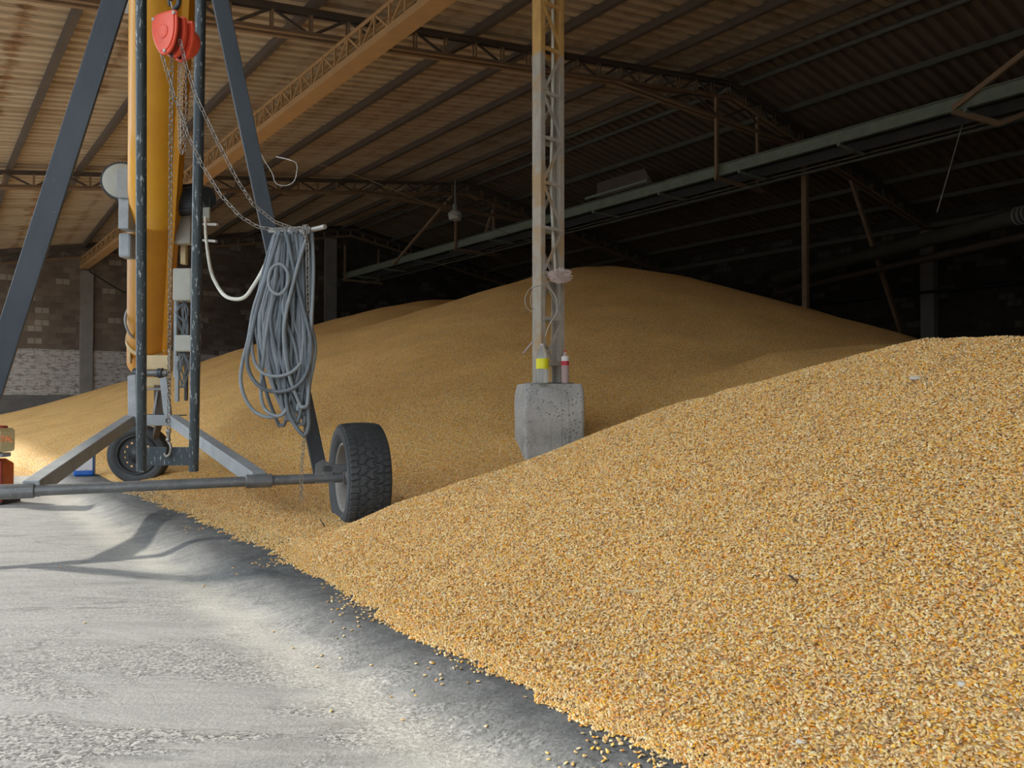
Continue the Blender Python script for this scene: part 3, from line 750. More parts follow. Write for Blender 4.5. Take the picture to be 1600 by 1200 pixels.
# small ceiling lamp near the second truss
c = P(711, 334, 25.5); root = empty('hanging_lamp', c-Vector((0, 0, .2)))
MB().revolve(c, UP, [(-.20, .20), (-.02, .24), (.05, .20), (.14, .08), (.16, .07)], 20, cap=True).build('lamp_shade', M['lampglass'], root)
MB().revolve(c, UP, [(.16, .08), (.30, .08)], 14, cap=True).build('lamp_housing', M['lgrey'], root)
MB().tube([c+UP*.30, c+UP*1.15], .02, 6).build('lamp_stem', M['lgrey'], root)
tag(root, 'pale glass lamp hanging near the far roof peak, left of the column', 'lamp')
o = MB().tube(spline([P(428, 246, 6.2), P(560, 275, 9), P(711, 335, 16), P(868, 390, 22)]), [.002+.0065*k/18 for k in range(19)], 5).build('overhead_wire', M['rodw'])
tag(o, 'thin pale wire sagging from the machine frame towards the column', 'wire')
o = MB().tube(spline([P(402, 228, 5.6), P(414, 252, 5.6), P(425, 270, 5.6), P(431, 286, 5.6), P(446, 290, 5.6), P(460, 282, 5.6), P(464, 258, 5.6), P(453, 250, 5.6), P(432, 245, 5.7)]), .004, 5).build('loose_wire', M['rodw'])
tag(o, 'thin loose looping wire beside the right strut\'s upper edge', 'wire')
o = MB().tube(spline([P(140, 424, 26.5), P(205, 462, 26), P(320, 505, 25), P(400, 530, 24)]), .03, 5).build('hanging_cable', M['black'])
tag(o, 'thin dark cable sloping down across the end wall from the pilaster', 'cable')

# ---------------------------------------------------------------- the wheeled grain auger
AX0 = G(20, 768, .36); AXD = (G(535, 746, .36)-AX0); AXD.z = 0; AXD.normalize()
AXN = Vector((AXD.y, -AXD.x, 0))                       # horizontal, towards the viewer
def ax(t, z=.36): p = AX0+AXD*t; return Vector((p.x, p.y, z))
FOOT_R, FOOT_L = ax(1.765), ax(-.264)
APEX = P(277, -293, 4.3)
WC = ax(2.015)                                          # hub centre of the big right wheel
auger = empty('grain_auger', Vector((-2.2, 5.2, 0)))
tag(auger, 'wheeled grain auger with a thick yellow tube between dark steel struts', 'grain auger')

# axle: round tube with collars
MB().tube([ax(-1.35), ax(1.90)], .033, 16).build('axle', M['axle'], auger)
for t, l in ((.02, .17), (1.36, .16)):
    MB().revolve(ax(t), AXD, [(-l/2-.005, .034), (-l/2, .044), (l/2, .044), (l/2+.005, .034)], 20, False).build('axle_collar', M['axle'], auger)
MB().bar(ax(1.765, .425), ax(2.0, .425), .05, .05, UP).build('stub_beam', M['axle'], auger, bevel=.004)

def wheel(c, axis, R, wd, rimr, name='wheel', lugs=True, label=None, side=-1):
    """side: which end of the axis shows the recessed inner rim"""
    ax_ = axis.normalized(); a = ax_.orthogonal().normalized()
    # put a upright so that lugs line up
    a = (UP-ax_*UP.dot(ax_)).normalized(); b_ = ax_.cross(a)
    hw = wd/2; prof = []
    # carcass cross-section from one bead round the tread to the other
    NS = 64 if lugs else 22
    side_p = [(-hw*.72, rimr), (-hw*.86, rimr+.012), (-hw*.97, rimr+(R-rimr)*.30), (-hw*1.0, rimr+(R-rimr)*.55), (-hw*.97, rimr+(R-rimr)*.78), (-hw*.93, R-.020)]
    tread = [(-hw*.90+2*hw*.90*k/NS, R-.012*abs(-1+2*k/NS)**3) for k in range(NS+1)]
    prof = side_p+tread+[(-x, r) for x, r in side_p[::-1]]
    n = 420 if lugs else 96
    vs = []; N0 = len(side_p); N1 = N0+len(tread)
    for k in range(n):
        th = 2*math.pi*k/n; dr = a*math.cos(th)+b_*math.sin(th)
        for i, (x, r) in enumerate(prof):
            if N0 <= i < N1:
                t = (i-N0)/NS*2-1                                   # -1..1 across the tread
                g = 0
                if lugs:
                    ph = k/n*34
                    z1 = .11*(1 if (ph*2) % 2 < 1 else -1)*(1-abs(((ph*2) % 1)*2-1)**3)
                    for gc in (-.62, -.22, .22, .62):
                        zz = z1 if abs(gc) < .3 else z1*.35
                        if abs(t-gc-zz) < .035: g = 1
                    row = 0 if t < -.62 else 1 if t < -.22 else 2 if t < .22 else 3 if t < .62 else 4
                    off = (0, .35, .8, .25, .6)[row]+.25*t
                    mult = 1.6 if row in (0, 4) else 1
                    if ((ph*mult+off) % 1) < .13*mult: g = 1
                else:
                    if abs(abs(t)-.35) < .06 or abs(t) < .05: g = .6
                r = r-.0095*g
            elif lugs and i in (N0-1, N1) and int(k/n*54*2) % 2: r -= .006
            vs.append(c+ax_*x+dr*r)
    m = len(prof)
    fs = [(k*m+i, k*m+i+1, ((k+1) % n)*m+i+1, ((k+1) % n)*m+i) for k in range(n) for i in range(m-1)]
    root_ = MB(); root_.add(vs, fs, False if lugs else True)
    tyre = root_.build('tyre', M['rubber'], auger)
    # sidewall ring with raised bands, slightly greyer with dust
    for s in (-1, 1):
        pr = [(s*hw*.735, rimr-.002), (s*hw*.875, rimr+.014), (s*hw*.985, rimr+(R-rimr)*.31), (s*hw*1.012, rimr+(R-rimr)*.42), (s*hw*1.018, rimr+(R-rimr)*.44), (s*hw*1.012, rimr+(R-rimr)*.46), (s*hw*1.012, rimr+(R-rimr)*.60), (s*hw*.99, rimr+(R-rimr)*.76)]
        MB().revolve(c, ax_, pr, 96).build('sidewall', M['sidewall' if lugs else 'rubber'], tyre)
    return tyre
ty = wheel(WC, AXD, .372, .285, .232)
# deep rim seen from the inboard side
MB().revolve(WC, AXD, [(-.112, .236), (-.118, .226), (-.105, .212), (-.05, .200), (.03, .185), (.035, .06), (.035, .0)], 64).build('rim', M['rim'], auger)
MB().revolve(WC, AXD, [(-.03, .075), (-.03, .05), (-.10, .05), (-.10, .0)], 32).build('hub', M['axle'], auger)
# big left wheel (outside the frame, carries the other end)
WL = ax(-1.35)
wheel(WL, AXD, .372, .285, .232, lugs=False)
MB().revolve(WL, AXD, [(.112, .236), (.118, .226), (.105, .212), (.03, .195), (.03, .0)], 48).build('rim', M['rim'], auger)

# A-frame struts
def strut(p, q, wd, th, side, name='strut'):
    b = MB(); d = (q-p).normalized(); s = (Vector(side)-d*Vector(side).dot(d)).normalized(); f = d.cross(s)
    b.bar(p, q, wd, th*.2, s)
    for e in (-1, 1): b.bar(p+s*(e*wd*.46)+f*(th*.4), q+s*(e*wd*.46)+f*(th*.4), th*.9, wd*.08, f)
    b.bar(p+f*th*.8, q+f*th*.8, wd, th*.15, s)
    return b.build(name, M['dark'], auger, bevel=.004)
strut(FOOT_L, APEX+Vector((-.02, 0, 0)), .118, .06, AXD)
strut(FOOT_R, APEX+Vector((.02, 0, 0)), .092, .06, AXD)
MB().box(APEX, AXD, AXN, UP, .16, .05, .09).build('apex_plate', M['dark'], auger, bevel=.01)
# weld gusset at the right foot
MB().prism([(-.05, -.03), (.07, -.03), (.07, .09), (.0, .13), (-.05, .10)], FOOT_R+AXN*.025, AXD, UP, -AXN, .05).build('gusset', M['axle'], auger, bevel=.004)

# tail frame: two square arms from the axle back and up to a cross-beam
CL, CR = P(203, 657, 7.2), P(272, 657, 7.2); CR.z = CL.z
AL = G(66, 752, .37); AR = ax(1.36, .37)
AL = AX0+AXD*((AL-AX0).dot(AXD)); AL.z = .37
MB().bar(AL, CL, .10, .09, UP).build('tail_arm', M['lgrey'], auger, bevel=.006)
MB().bar(AR, CR, .10, .09, UP).build('tail_arm', M['lgrey'], auger, bevel=.006)
e = (CR-CL).normalized()
b = MB(); b.bar(CL-e*.03, CR+e*.03, .095, .10, UP); b.box((CL+CR)/2+Vector((0, .10, .045)), e, Vector((0, 1, 0)), UP, .235, .12, .006)
b.build('cross_beam', M['lgrey'], auger, bevel=.005)
for s, q in ((1, CL), (-1, CR)):
    MB().revolve(q+e*(s*.03)+Vector((0, -.052, 0)), Vector((0, 1, 0)), [(-.004, .026), (-.004, .016), (.01, .016), (.01, 0)], 20, False).build('beam_eye', M['black'], auger)
MB().box((CL+CR)/2+Vector((-.02, .04, .054)), e, Vector((0, 1, 0)), UP, .12, .012, .004).build('slot_bar', M['dark'], auger)

# tail wheel on its castor
TW = P(218, 712, 7.55); TW.z = .349
tn = Vector((.10, -.995, 0)).normalized()
wheel(TW, -tn, .288, .175, .189, lugs=False)
def rim_disc(c, nrm, r, holes, rh, rr, mat):
    a = (UP-nrm*UP.dot(nrm)).normalized(); bb = nrm.cross(a); bm = bmesh.new(); es = []
    def loop(cx, cy, rad, n):
        v_ = [bm.verts.new(c+a*(cx+rad*math.cos(2*math.pi*k/n))+bb*(cy+rad*math.sin(2*math.pi*k/n))) for k in range(n)]
        for k in range(n): es.append(bm.edges.new((v_[k], v_[(k+1) % n])))
    loop(0, 0, r, 48)
    for k in range(holes): loop(rr*math.cos(2*math.pi*k/holes), rr*math.sin(2*math.pi*k/holes), rh, 12)
    bmesh.ops.triangle_fill(bm, edges=es, use_beauty=True, use_dissolve=False)
    mb = MB(); bm.verts.index_update(); vs = [v_.co.copy() for v_ in bm.verts]; fs = [tuple(v_.index for v_ in f.verts) for f in bm.faces]; bm.free()
    mb.add(vs, fs); return mb
rimo = MB().revolve(TW, tn, [(.081, .192), (.087, .184), (.078, .175), (.046, .168), (-.055, .165)], 64).build('rim', M['rimdk'], auger)
d_ = rim_disc(TW+tn*.048, tn, .169, 14, .0115, .125, M['rimdk']).build('rim_disc', M['rimdk'], auger)
md = d_.modifiers.new('thick', 'SOLIDIFY'); md.thickness = .004
MB().revolve(TW+tn*.048, tn, [(.0, .090), (.016, .083), (.020, .055), (.040, .046), (.040, 0)], 32).build('hub', M['rimdk'], auger)
MB().bar(Vector((TW.x+.06, TW.y+.12, .36)), Vector((CL.x*.5+CR.x*.5, 7.35, .68)), .07, .05, UP).build('castor_leg', M['steelbr'], auger)

# the tube itself
T0, T1 = P(232, 566, 8.55), P(254, 0, 5.45); td = (T1-T0).normalized(); TR = .218
T2 = T0+td*6.4
prof = [(0, TR), ((T2-T0).length, TR)]
b = MB(); b.revolve(T0, td, [(0, TR*.98), (0, TR), (2.2, TR), (2.2, TR+.004), (2.23, TR+.004), (2.23, TR), (3.2, TR), (6.4, TR)], 64, True, cap=True).build('auger_tube', M['yellow'], auger)
# flat side shield running along the right of the tube, browner
sidev = td.cross(Vector((0, 1, 0))).normalized(); sidev = Vector((1, 0, 0))-td*td.x; sidev.normalize(); topv = sidev.cross(td).normalized()
if topv.z < 0: topv = -topv
b = MB(); b.bar(T0+sidev*(TR*.86)-topv*(TR*.55)+td*.1, T0+sidev*(TR*.86)-topv*(TR*.55)+td*6.3, .05, .05, topv).build('side_rail', M['yellow'], auger, bevel=.004)
# hose clamp band and end collar
MB().revolve(T0, td, [(.36, TR+.002), (.36, TR+.014), (.41, TR+.014), (.41, TR+.002)], 48, False).build('tube_band', M['cream'], auger)
# lifting ear near the upper left and round cover plates
c = P(201, 6, 5.6); MB().revolve(c, Vector((.1, -1, 0)), [(0, 0), (0, .075), (.02, .085), (.03, .085)], 28, False).build('cover_disc', M['box'], auger)
# toothed drive wheel on the tube's left with its cover
c = P(192, 285, 6.75); n_ = Vector((.28, -.95, .1)).normalized()
a_ = (UP-n_*UP.dot(n_)).normalized(); b2 = n_.cross(a_); out = []
for k in range(144): r = .170+(.008 if k % 4 < 2 else 0); out.append((r*math.cos(2*math.pi*k/144), r*math.sin(2*math.pi*k/144)))
gw = MB().prism(out, c, a_, b2, n_, .035).build('drive_wheel', M['black'], auger)
MB().revolve(c+n_*.035, n_, [(0, .158), (.006, .150), (.008, 0)], 48).build('wheel_face', M['box'], gw)
b = MB(); q = c+n_*.05
b.prism([(-.13, -.02), (-.10, .10), (.06, .10), (.15, .08), (.15, .0), (.04, -.05)], q+Vector((.07, 0, -.02)), -a_, b2, n_, .03).build('wheel_cover', M['lgrey'], auger, bevel=.004)
def blk(px, py, Y, w_, h_, d__, mat, name, bevel=.006, rot=0):
    c_ = P(px, py, Y); a = Vector((math.cos(rot), math.sin(rot), 0))
    return MB().box(c_, a, Vector((-a.y, a.x, 0)), UP, w_/2, d__/2, h_/2).build(name, M[mat], auger, bevel=bevel)
blk(199, 330, 6.75, .09, .34, .14, 'lgrey', 'belt_guard'); blk(200, 385, 6.9, .11, .22, .14, 'lgrey', 'belt_guard', .02)
# motor and its hood to the right of the tube
mc = P(300, 312, 6.9); mroot = MB().tube([mc+Vector((-.18, .05, 0)), mc+Vector((.10, -.05, 0))], .125, 28).build('motor', M['dark'], auger)
b = MB()
for k in range(14):
    an = 2*math.pi*k/14; o_ = Vector((0, math.cos(an), math.sin(an)))*.128; b.bar(mc+o_+Vector((-.14, .04, 0)), mc+o_+Vector((.06, -.03, 0)), .02, .006, o_)
b.build('cooling_fin', M['hook'], mroot)
MB().tube([mc+Vector((.08, -.05, 0)), mc+Vector((.19, -.09, 0))], [.12, .09], 28).build('fan_cover', M['dark'], mroot)
blk(322, 327, 6.85, .07, .20, .10, 'box', 'motor_guard', .01, .3)
MB().bar(P(312, 350, 6.8), P(340, 351, 6.6), .02, .02, UP).build('guard_rod', M['rodw'], auger)
MB().bar(P(312, 375, 6.8), P(338, 377, 6.6), .02, .02, UP).build('guard_rod', M['rodw'], auger)
blk(287, 360, 7.1, .16, .26, .10, 'box', 'motor_base'); blk(288, 372, 7.2, .05, .5, .06, 'cream', 'motor_post')
# switch boxes on a post, with wiring between
b1 = blk(289, 446, 7.0, .17, .295, .14, 'box', 'switch_box', .012); blk(290, 537, 7.0, .15, .15, .12, 'box', 'switch_box', .012)
blk(277, 592, 7.05, .035, .42, .035, 'lgrey', 'box_post'); blk(291, 592, 7.05, .03, .40, .03, 'darksteel', 'box_post'); blk(275, 505, 7.05, .03, 1.0, .04, 'lgrey', 'box_post')
b = MB()
for k in range(9):
    x0, x1 = RU(279, 296), RU(279, 296)
    b.tube(spline([P(x0, 470, 7.0), P(RU(274, 298), 487, 6.96), P(RU(276, 300), 508, 6.98), P(x1, 528, 7.0)]), .006, 6)
for k in range(6):
    x0, x1 = RU(280, 292), RU(280, 292)
    b.tube(spline([P(x0, 548, 7.0), P(RU(276, 296), 570, 6.96), P(RU(276, 296), 590, 6.98), P(x1, 606, 7.0)]), .006, 6)
b.build('wiring', M['hose2'], auger)
# spout box and yoke under the lower end of the tube
b = MB(); c = P(241, 566, 7.75); X = Vector((1, 0, 0)); Yv = Vector((0, 1, 0))
b.box(c, X, Yv, UP, .15, .01, .07); b.box(c+Yv*.14, X, Yv, UP, .15, .01, .07)
for s in (-1, 1): b.box(c+X*(s*.15)+Yv*.07+UP*.02, X, Yv, UP, .008, .08, .10)
b.build('inlet_box', M['cream'], auger)
MB().tube([P(214, 583, 7.6), P(262, 583, 7.6)], .032, 14).build('pivot_shaft', M['axle'], auger)
for px in (213, 251): MB().revolve(P(px, 583, 7.6), X, [(-.02, .05), (.02, .05)], 16, False, cap=True).build('shaft_collar', M['dark'], auger)
blk(241, 597, 7.9, .30, .10, .10, 'cream', 'inlet_box'); blk(240, 608, 7.7, .30, .02, .03, 'lgrey', 'yoke_rung')
MB().bar(P(207, 588, 7.5), P(208, 652, 7.25), .075, .05, X).build('yoke_arm', M['lgrey'], auger, bevel=.004)
MB().bar(P(256, 592, 7.5), P(263, 652, 7.25), .065, .05, X).build('yoke_arm', M['lgrey'], auger, bevel=.004)
blk(204, 528, 8.2, .02, .55, .05, 'cream', 'tube_ear'); blk(258, 520, 8.2, .02, .42, .05, 'cream', 'tube_ear')
MB().bar(P(246, 612, 7.8), P(240, 650, 7.6), .02, .02, X).build('linkage_rod', M['lgrey'], auger)
MB().bar(P(250, 575, 8.0), P(251, 650, 7.7), .10, .07, X).build('boot_plate', M['steelbr'], auger)
MB().tube(spline([P(205, 475, 7.9), P(197, 490, 7.85), P(196, 505, 7.85), P(203, 522, 7.9), P(213, 530, 8.0)]), .013, 8).build('tube_strap', M['lgrey'], auger)

# hoist guide: two round poles joined near the bottom by a slotted plate
PL0, PL1 = P(221, 738, 5.5), P(220.5, 0, 4.93); PR0, PR1 = P(302.5, 733, 5.5), P(313.5, 0, 4.93)
PR0.z = PL0.z = (PL0.z+PR0.z)/2-.0
for p, q in ((PL0, PL1), (PR0, PR1)): MB().tube([p, q+(q-p)*.28], .034, 22).build('guide_pole', M['pole'], auger)
pc = (P(230, 713, 5.46)+P(298, 713, 5.46))/2; pd = (PR0-PL0).normalized()
hw_ = .158; sl = (-.002, .012)
outl = [(-hw_, -.065), (hw_, -.065), (hw_, .065), (sl[0]+.018, .065), (sl[0]+.018, -.005), (sl[0]-.018, -.005), (sl[0]-.018, .065), (-hw_, .065)]
MB().prism(outl, pc, pd, UP, Vector((0, 1, 0)), .014).build('lift_plate', M['pole'], auger, bevel=.002)
# cable peg welded to the right strut
PEG0, PEG1 = P(419, 361, 4.83), P(508, 354, 4.52)
MB().tube([PEG0, P(480, 361, 4.6), PEG1], .0145, 14).build('cable_peg', M['rodw'], auger)

# ---------------------------------------------------------------- chain hoist
HC = P(273, 57, 4.42)
hoist = empty('chain_hoist', HC-Vector((0, 0, .13)))
tag(hoist, 'bright orange-red chain hoist hanging in front of the yellow tube', 'chain hoist')
hx = Vector((.90, -.43, 0)).normalized(); hn = Vector((-.43, -.90, 0)).normalized()
shield = [(-.10, .085), (-.075, .112), (0, .12), (.085, .112), (.098, .085), (.098, -.01), (.07, -.09), (.03, -.125), (-.02, -.125), (-.06, -.085), (-.098, 0)]
def smooth2(o): return [(p.x, p.y) for p in spline([Vector((x, y, 0)) for x, y in o], 4, True)]
sh = smooth2(shield)
hb = HC+Vector((-.030, -.04, 0))
MB().prism(sh, hb, hx, UP, hn, .018).build('gear_cover', M['red'], hoist, bevel=.008)
MB().prism([(x*.86, y*.86) for x, y in sh], hb+hn*.018, hx, UP, hn, .007).build('gear_cover', M['red'], hoist, bevel=.005)
MB().revolve(hb+hn*.025, hn, [(0, .040), (.004, .040), (.005, .030), (.0065, .030), (.0065, 0)], 32, False).build('cover_boss', M['red'], hoist)
for x, y in ((-.082, .088), (.083, .092), (.012, -.112)): MB().revolve(hb+hx*x+UP*y+hn*.018, hn, [(0, .011), (.009, .010), (.010, 0)], 10, False).build('cover_bolt', M['rodw'], hoist)
MB().prism([(x*.8, y*.82) for x, y in sh], hb-hn*.055, hx, UP, hn, .056).build('hoist_frame', M['darkred'], hoist)
for k, dd in enumerate((.065, .12)):
    MB().prism([(x*.97, y*.93-.005) for x, y in sh], hb-hn*dd, hx, UP, hn, .024).build('side_plate', M['red'], hoist, bevel=.006)
MB().revolve(hb-hn*.13, hn, [(-.05, .0), (-.05, .072), (-.04, .082), (0, .085), (.004, .085)], 32).build('hand_wheel_cover', M['red'], hoist)
for z in (-.105, .10): MB().tube([hb+UP*z-hn*.13, hb+UP*z], .010, 8).build('spacer_bolt', M['hook'], hoist)
# top hook
hk0 = hb-hn*.05+UP*.115
hkp = [hk0, hk0+UP*.03]+[hk0+UP*(.085+.040*math.sin(a))+hx*(.040*math.cos(a)) for a in [math.radians(x) for x in range(-80, 215, 20)]]
MB().tube(spline(hkp, 2), [.012]*2+[.014]*(len(spline(hkp, 2))-8)+[.012, .011, .009, .007, .005, .003], 10).build('top_hook', M['hook'], hoist)
MB().tube([hk0+UP*.03-hx*.005, hk0+UP*.11-hx*.03], .004, 6).build('hook_latch', M['rodw'], hoist)
MB().chain([hk0+UP*.115, Vector((hk0.x, hk0.y, APEX.z-.05))], .05, .006).build('sling_chain', M['chain'], hoist)
# load chain down to the slotted plate
lc0 = hb-hn*.03+UP*(-.10)+hx*.01; lc1 = P(263.5, 676, 5.42)
MB().chain([lc0, P(267, 200, 4.62), P(266, 400, 4.95), lc1], .026, .0032, .40).build('load_chain', M['chain'], hoist)
b = MB(); hp = P(263, 684, 5.43)
b.tube([hp+UP*.035, hp-UP*.02], .013, 10); b.sphere(hp+UP*.045, .020, 10, 7, (1, .8, 1.1)); b.sphere(hp-UP*.015, .018, 10, 7)
b.tube(spline([hp-UP*.03, hp+Vector((.022, -.01, -.06)), hp+Vector((.015, -.01, -.115)), hp+Vector((-.008, -.01, -.13)), hp+Vector((-.024, -.005, -.11))]), .010, 8)
b.build('load_hook', M['chain'], hoist)
# hand chain: tight loop plus two strands pulled over to the cable peg
ex = lambda px, py, Y: P(px, py, Y)
b = MB()
b.chain([ex(281, 78, 4.5), ex(279, 160, 4.5), ex(281, 232, 4.5), ex(285, 241, 4.5), ex(289, 232, 4.5), ex(291, 160, 4.5), ex(289, 78, 4.5)], .020, .0022, .36)
b.chain([ex(285, 80, 4.48), ex(284, 160, 4.48), ex(285, 225, 4.48)], .020, .0022, .36)
b.chain([ex(250, 76, 4.4), ex(262, 115, 4.4), ex(272, 150, 4.42), ex(283, 178, 4.45), ex(293, 210, 4.46), ex(318, 262, 4.5), ex(345, 305, 4.5), ex(375, 338, 4.52), ex(403, 355, 4.55), ex(430, 359, 4.55), ex(470, 356, 4.53)], .028, .0027, .30)
b.chain([ex(281, 62, 4.36), ex(290, 100, 4.38), ex(307, 152, 4.4), ex(340, 222, 4.42), ex(371, 282, 4.45), ex(396, 320, 4.5), ex(430, 347, 4.5), ex(458, 357, 4.5), ex(478, 358, 4.5)], .028, .0027, .30)
b.chain(spline([ex(474, 352, 4.5), ex(478, 360, 4.5), ex(476, 370, 4.5), ex(480, 378, 4.52), ex(481, 450, 4.55), ex(483, 560, 4.6), ex(479, 640, 4.65), ex(472, 720, 4.7), ex(470.5, 781, 4.72)]), .026, .0026, .32)
b.chain(spline([ex(473, 357, 4.52), ex(480, 352, 4.5), ex(482, 362, 4.5), ex(477, 368, 4.5), ex(472, 362, 4.5)]), .022, .0026, .4)
b.build('hand_chain', M['chain'], hoist)

# ---------------------------------------------------------------- hung cable bundle
coil = empty('cable_bundle', P(455, 360, 4.62))
tag(coil, 'thick bundle of grey rubber cable looped over the peg on the right strut', 'cable')
def onpeg(t): return PEG0.lerp(P(480, 361, 4.6), min(1, t)) if t <= 1 else P(480, 361, 4.6).lerp(PEG1, t-1)
rnd = random.Random(3)
def hang(pts, Yc, r, mat, wob=.02):
    out = []
    for i, (x, y) in enumerate(pts): out.append(P(x, y, Yc+rnd.uniform(-wob, wob)))
    return out
def loop(xa, xb, xl, xr, yb, xm, Yc, mat, r=.0108):
    top = [P(xa+2, 364, Yc), P((xa+xb)/2, 359-2, Yc+.02), P(xb-2, 364, Yc+.05)]
    ym = 362+(yb-362)*.55
    j = lambda s: rnd.uniform(-s, s)
    pts = [P(xa, 368, Yc-.01), P(xa*.55+xl*.45+j(3), 362+(ym-362)*.45, Yc-.02+j(.02)), P(xl+j(2), ym, Yc-.03+j(.03)), P(xl*.75+xm*.25, ym+(yb-ym)*.55, Yc-.02+j(.02)), P(xm-6, yb-6, Yc+j(.02)), P(xm, yb, Yc+j(.02)), P(xm+7, yb-7, Yc+j(.02)),
           P(xr*.75+xm*.25, ym+(yb-ym)*.5, Yc+.03+j(.02)), P(xr+j(2), ym-6, Yc+.04+j(.03)), P(xb*.55+xr*.45+j(3), 362+(ym-362)*.42, Yc+.03+j(.02)), P(xb, 368, Yc+.035), P((xa+xb)/2, 357.5, Yc+.015)]
    MB().tube(spline(pts, 7, True), r, 10, closed=True).build('cable_loop', M[mat], coil)
for i in range(19):
    t = i/18; xa = 428+t*52; xb = xa+rnd.uniform(4, 10)
    yb = rnd.choice([596, 612, 628, 640, 602, 585, 655]) + rnd.uniform(-10, 10)
    xm = 428+t*40+rnd.uniform(-8, 8)+(yb-600)*.25
    xl = 398+t*48+rnd.uniform(-8, 8); xr = min(486, 442+t*44+rnd.uniform(-8, 8))
    Y_ = 4.80-.22*t if xa < 480 else 4.6
    loop(xa, min(491, xb), min(xl, xm-14), max(xr, xm+8), yb, xm, Y_-.01+rnd.uniform(-.05, .05), rnd.choice(['hose', 'hose', 'hose', 'hose2']))
def cab(px, Yc, mat, r=.0108, closed=False, wob=.015):
    MB().tube(spline(hang(px, Yc, r, mat, wob), 7, closed), r, 10, closed=closed).build('cable_loop', M[mat], coil)
cab([(430, 366), (414, 430), (397, 480), (388, 530), (379, 565), (376, 595), (383, 622), (398, 643), (420, 652), (440, 648), (448, 640), (452, 610), (456, 540), (458, 450), (446, 366)], 4.62, 'hose', .011)
cab([(436, 366), (420, 420), (400, 490), (392, 530), (386, 560), (391, 585), (406, 604), (428, 612), (455, 608), (474, 592), (484, 565), (486, 535), (480, 505), (468, 460), (455, 400), (448, 366)], 4.56, 'hose2', .012)
cab([(440, 366), (430, 440), (416, 520), (408, 600), (410, 630), (420, 645), (436, 650), (446, 642), (452, 625), (470, 570), (474, 480), (462, 366)], 4.6, 'hose', .0108)
cab([(452, 366), (448, 470), (444, 560), (448, 630), (456, 656), (468, 674), (476, 680), (482, 668), (482, 640), (478, 560), (474, 450), (470, 366)], 4.58, 'hose2', .012)
cab([(446, 366), (440, 470), (436, 560), (440, 625), (450, 650), (462, 661), (470, 640), (474, 560), (470, 450), (466, 366)], 4.6, 'hose2', .0115)
cab([(421, 430), (426, 418), (437, 413), (447, 420), (451, 436), (446, 452), (436, 460), (425, 455), (420, 443)], 4.52, 'hose', .0105, True, .006)
cab([(392, 520), (396, 560), (410, 582), (432, 588), (455, 582), (470, 568)], 4.55, 'hose', .0105)
for k in range(12):
    x = 432+k*5; 
    cab([(x, 362), (x+rnd.uniform(-10, 6), 420), (x-8+rnd.uniform(-12, 12), 480), (x-6+rnd.uniform(-10, 14), 540), (min(484, x+rnd.uniform(-10, 14)), 600), (min(482, x+8), 635+rnd.uniform(-15, 8))], 4.64+rnd.uniform(-.05, .06), rnd.choice(['hose', 'hose', 'hose2']), .0105)
o = MB().tube(spline([P(321, 340, 6.5), P(322, 370, 6.1), P(329, 420, 5.4), P(340, 447, 5.1), P(353, 463, 4.95), P(370, 467.5, 4.88), P(384, 463, 4.85), P(396, 447, 4.82), P(408, 427, 4.80), P(420, 402, 4.85)], 8), .0125, 10).build('white_cable', M['white'])
tag(o, 'off-white cable drooping between the motor and the right strut', 'cable')

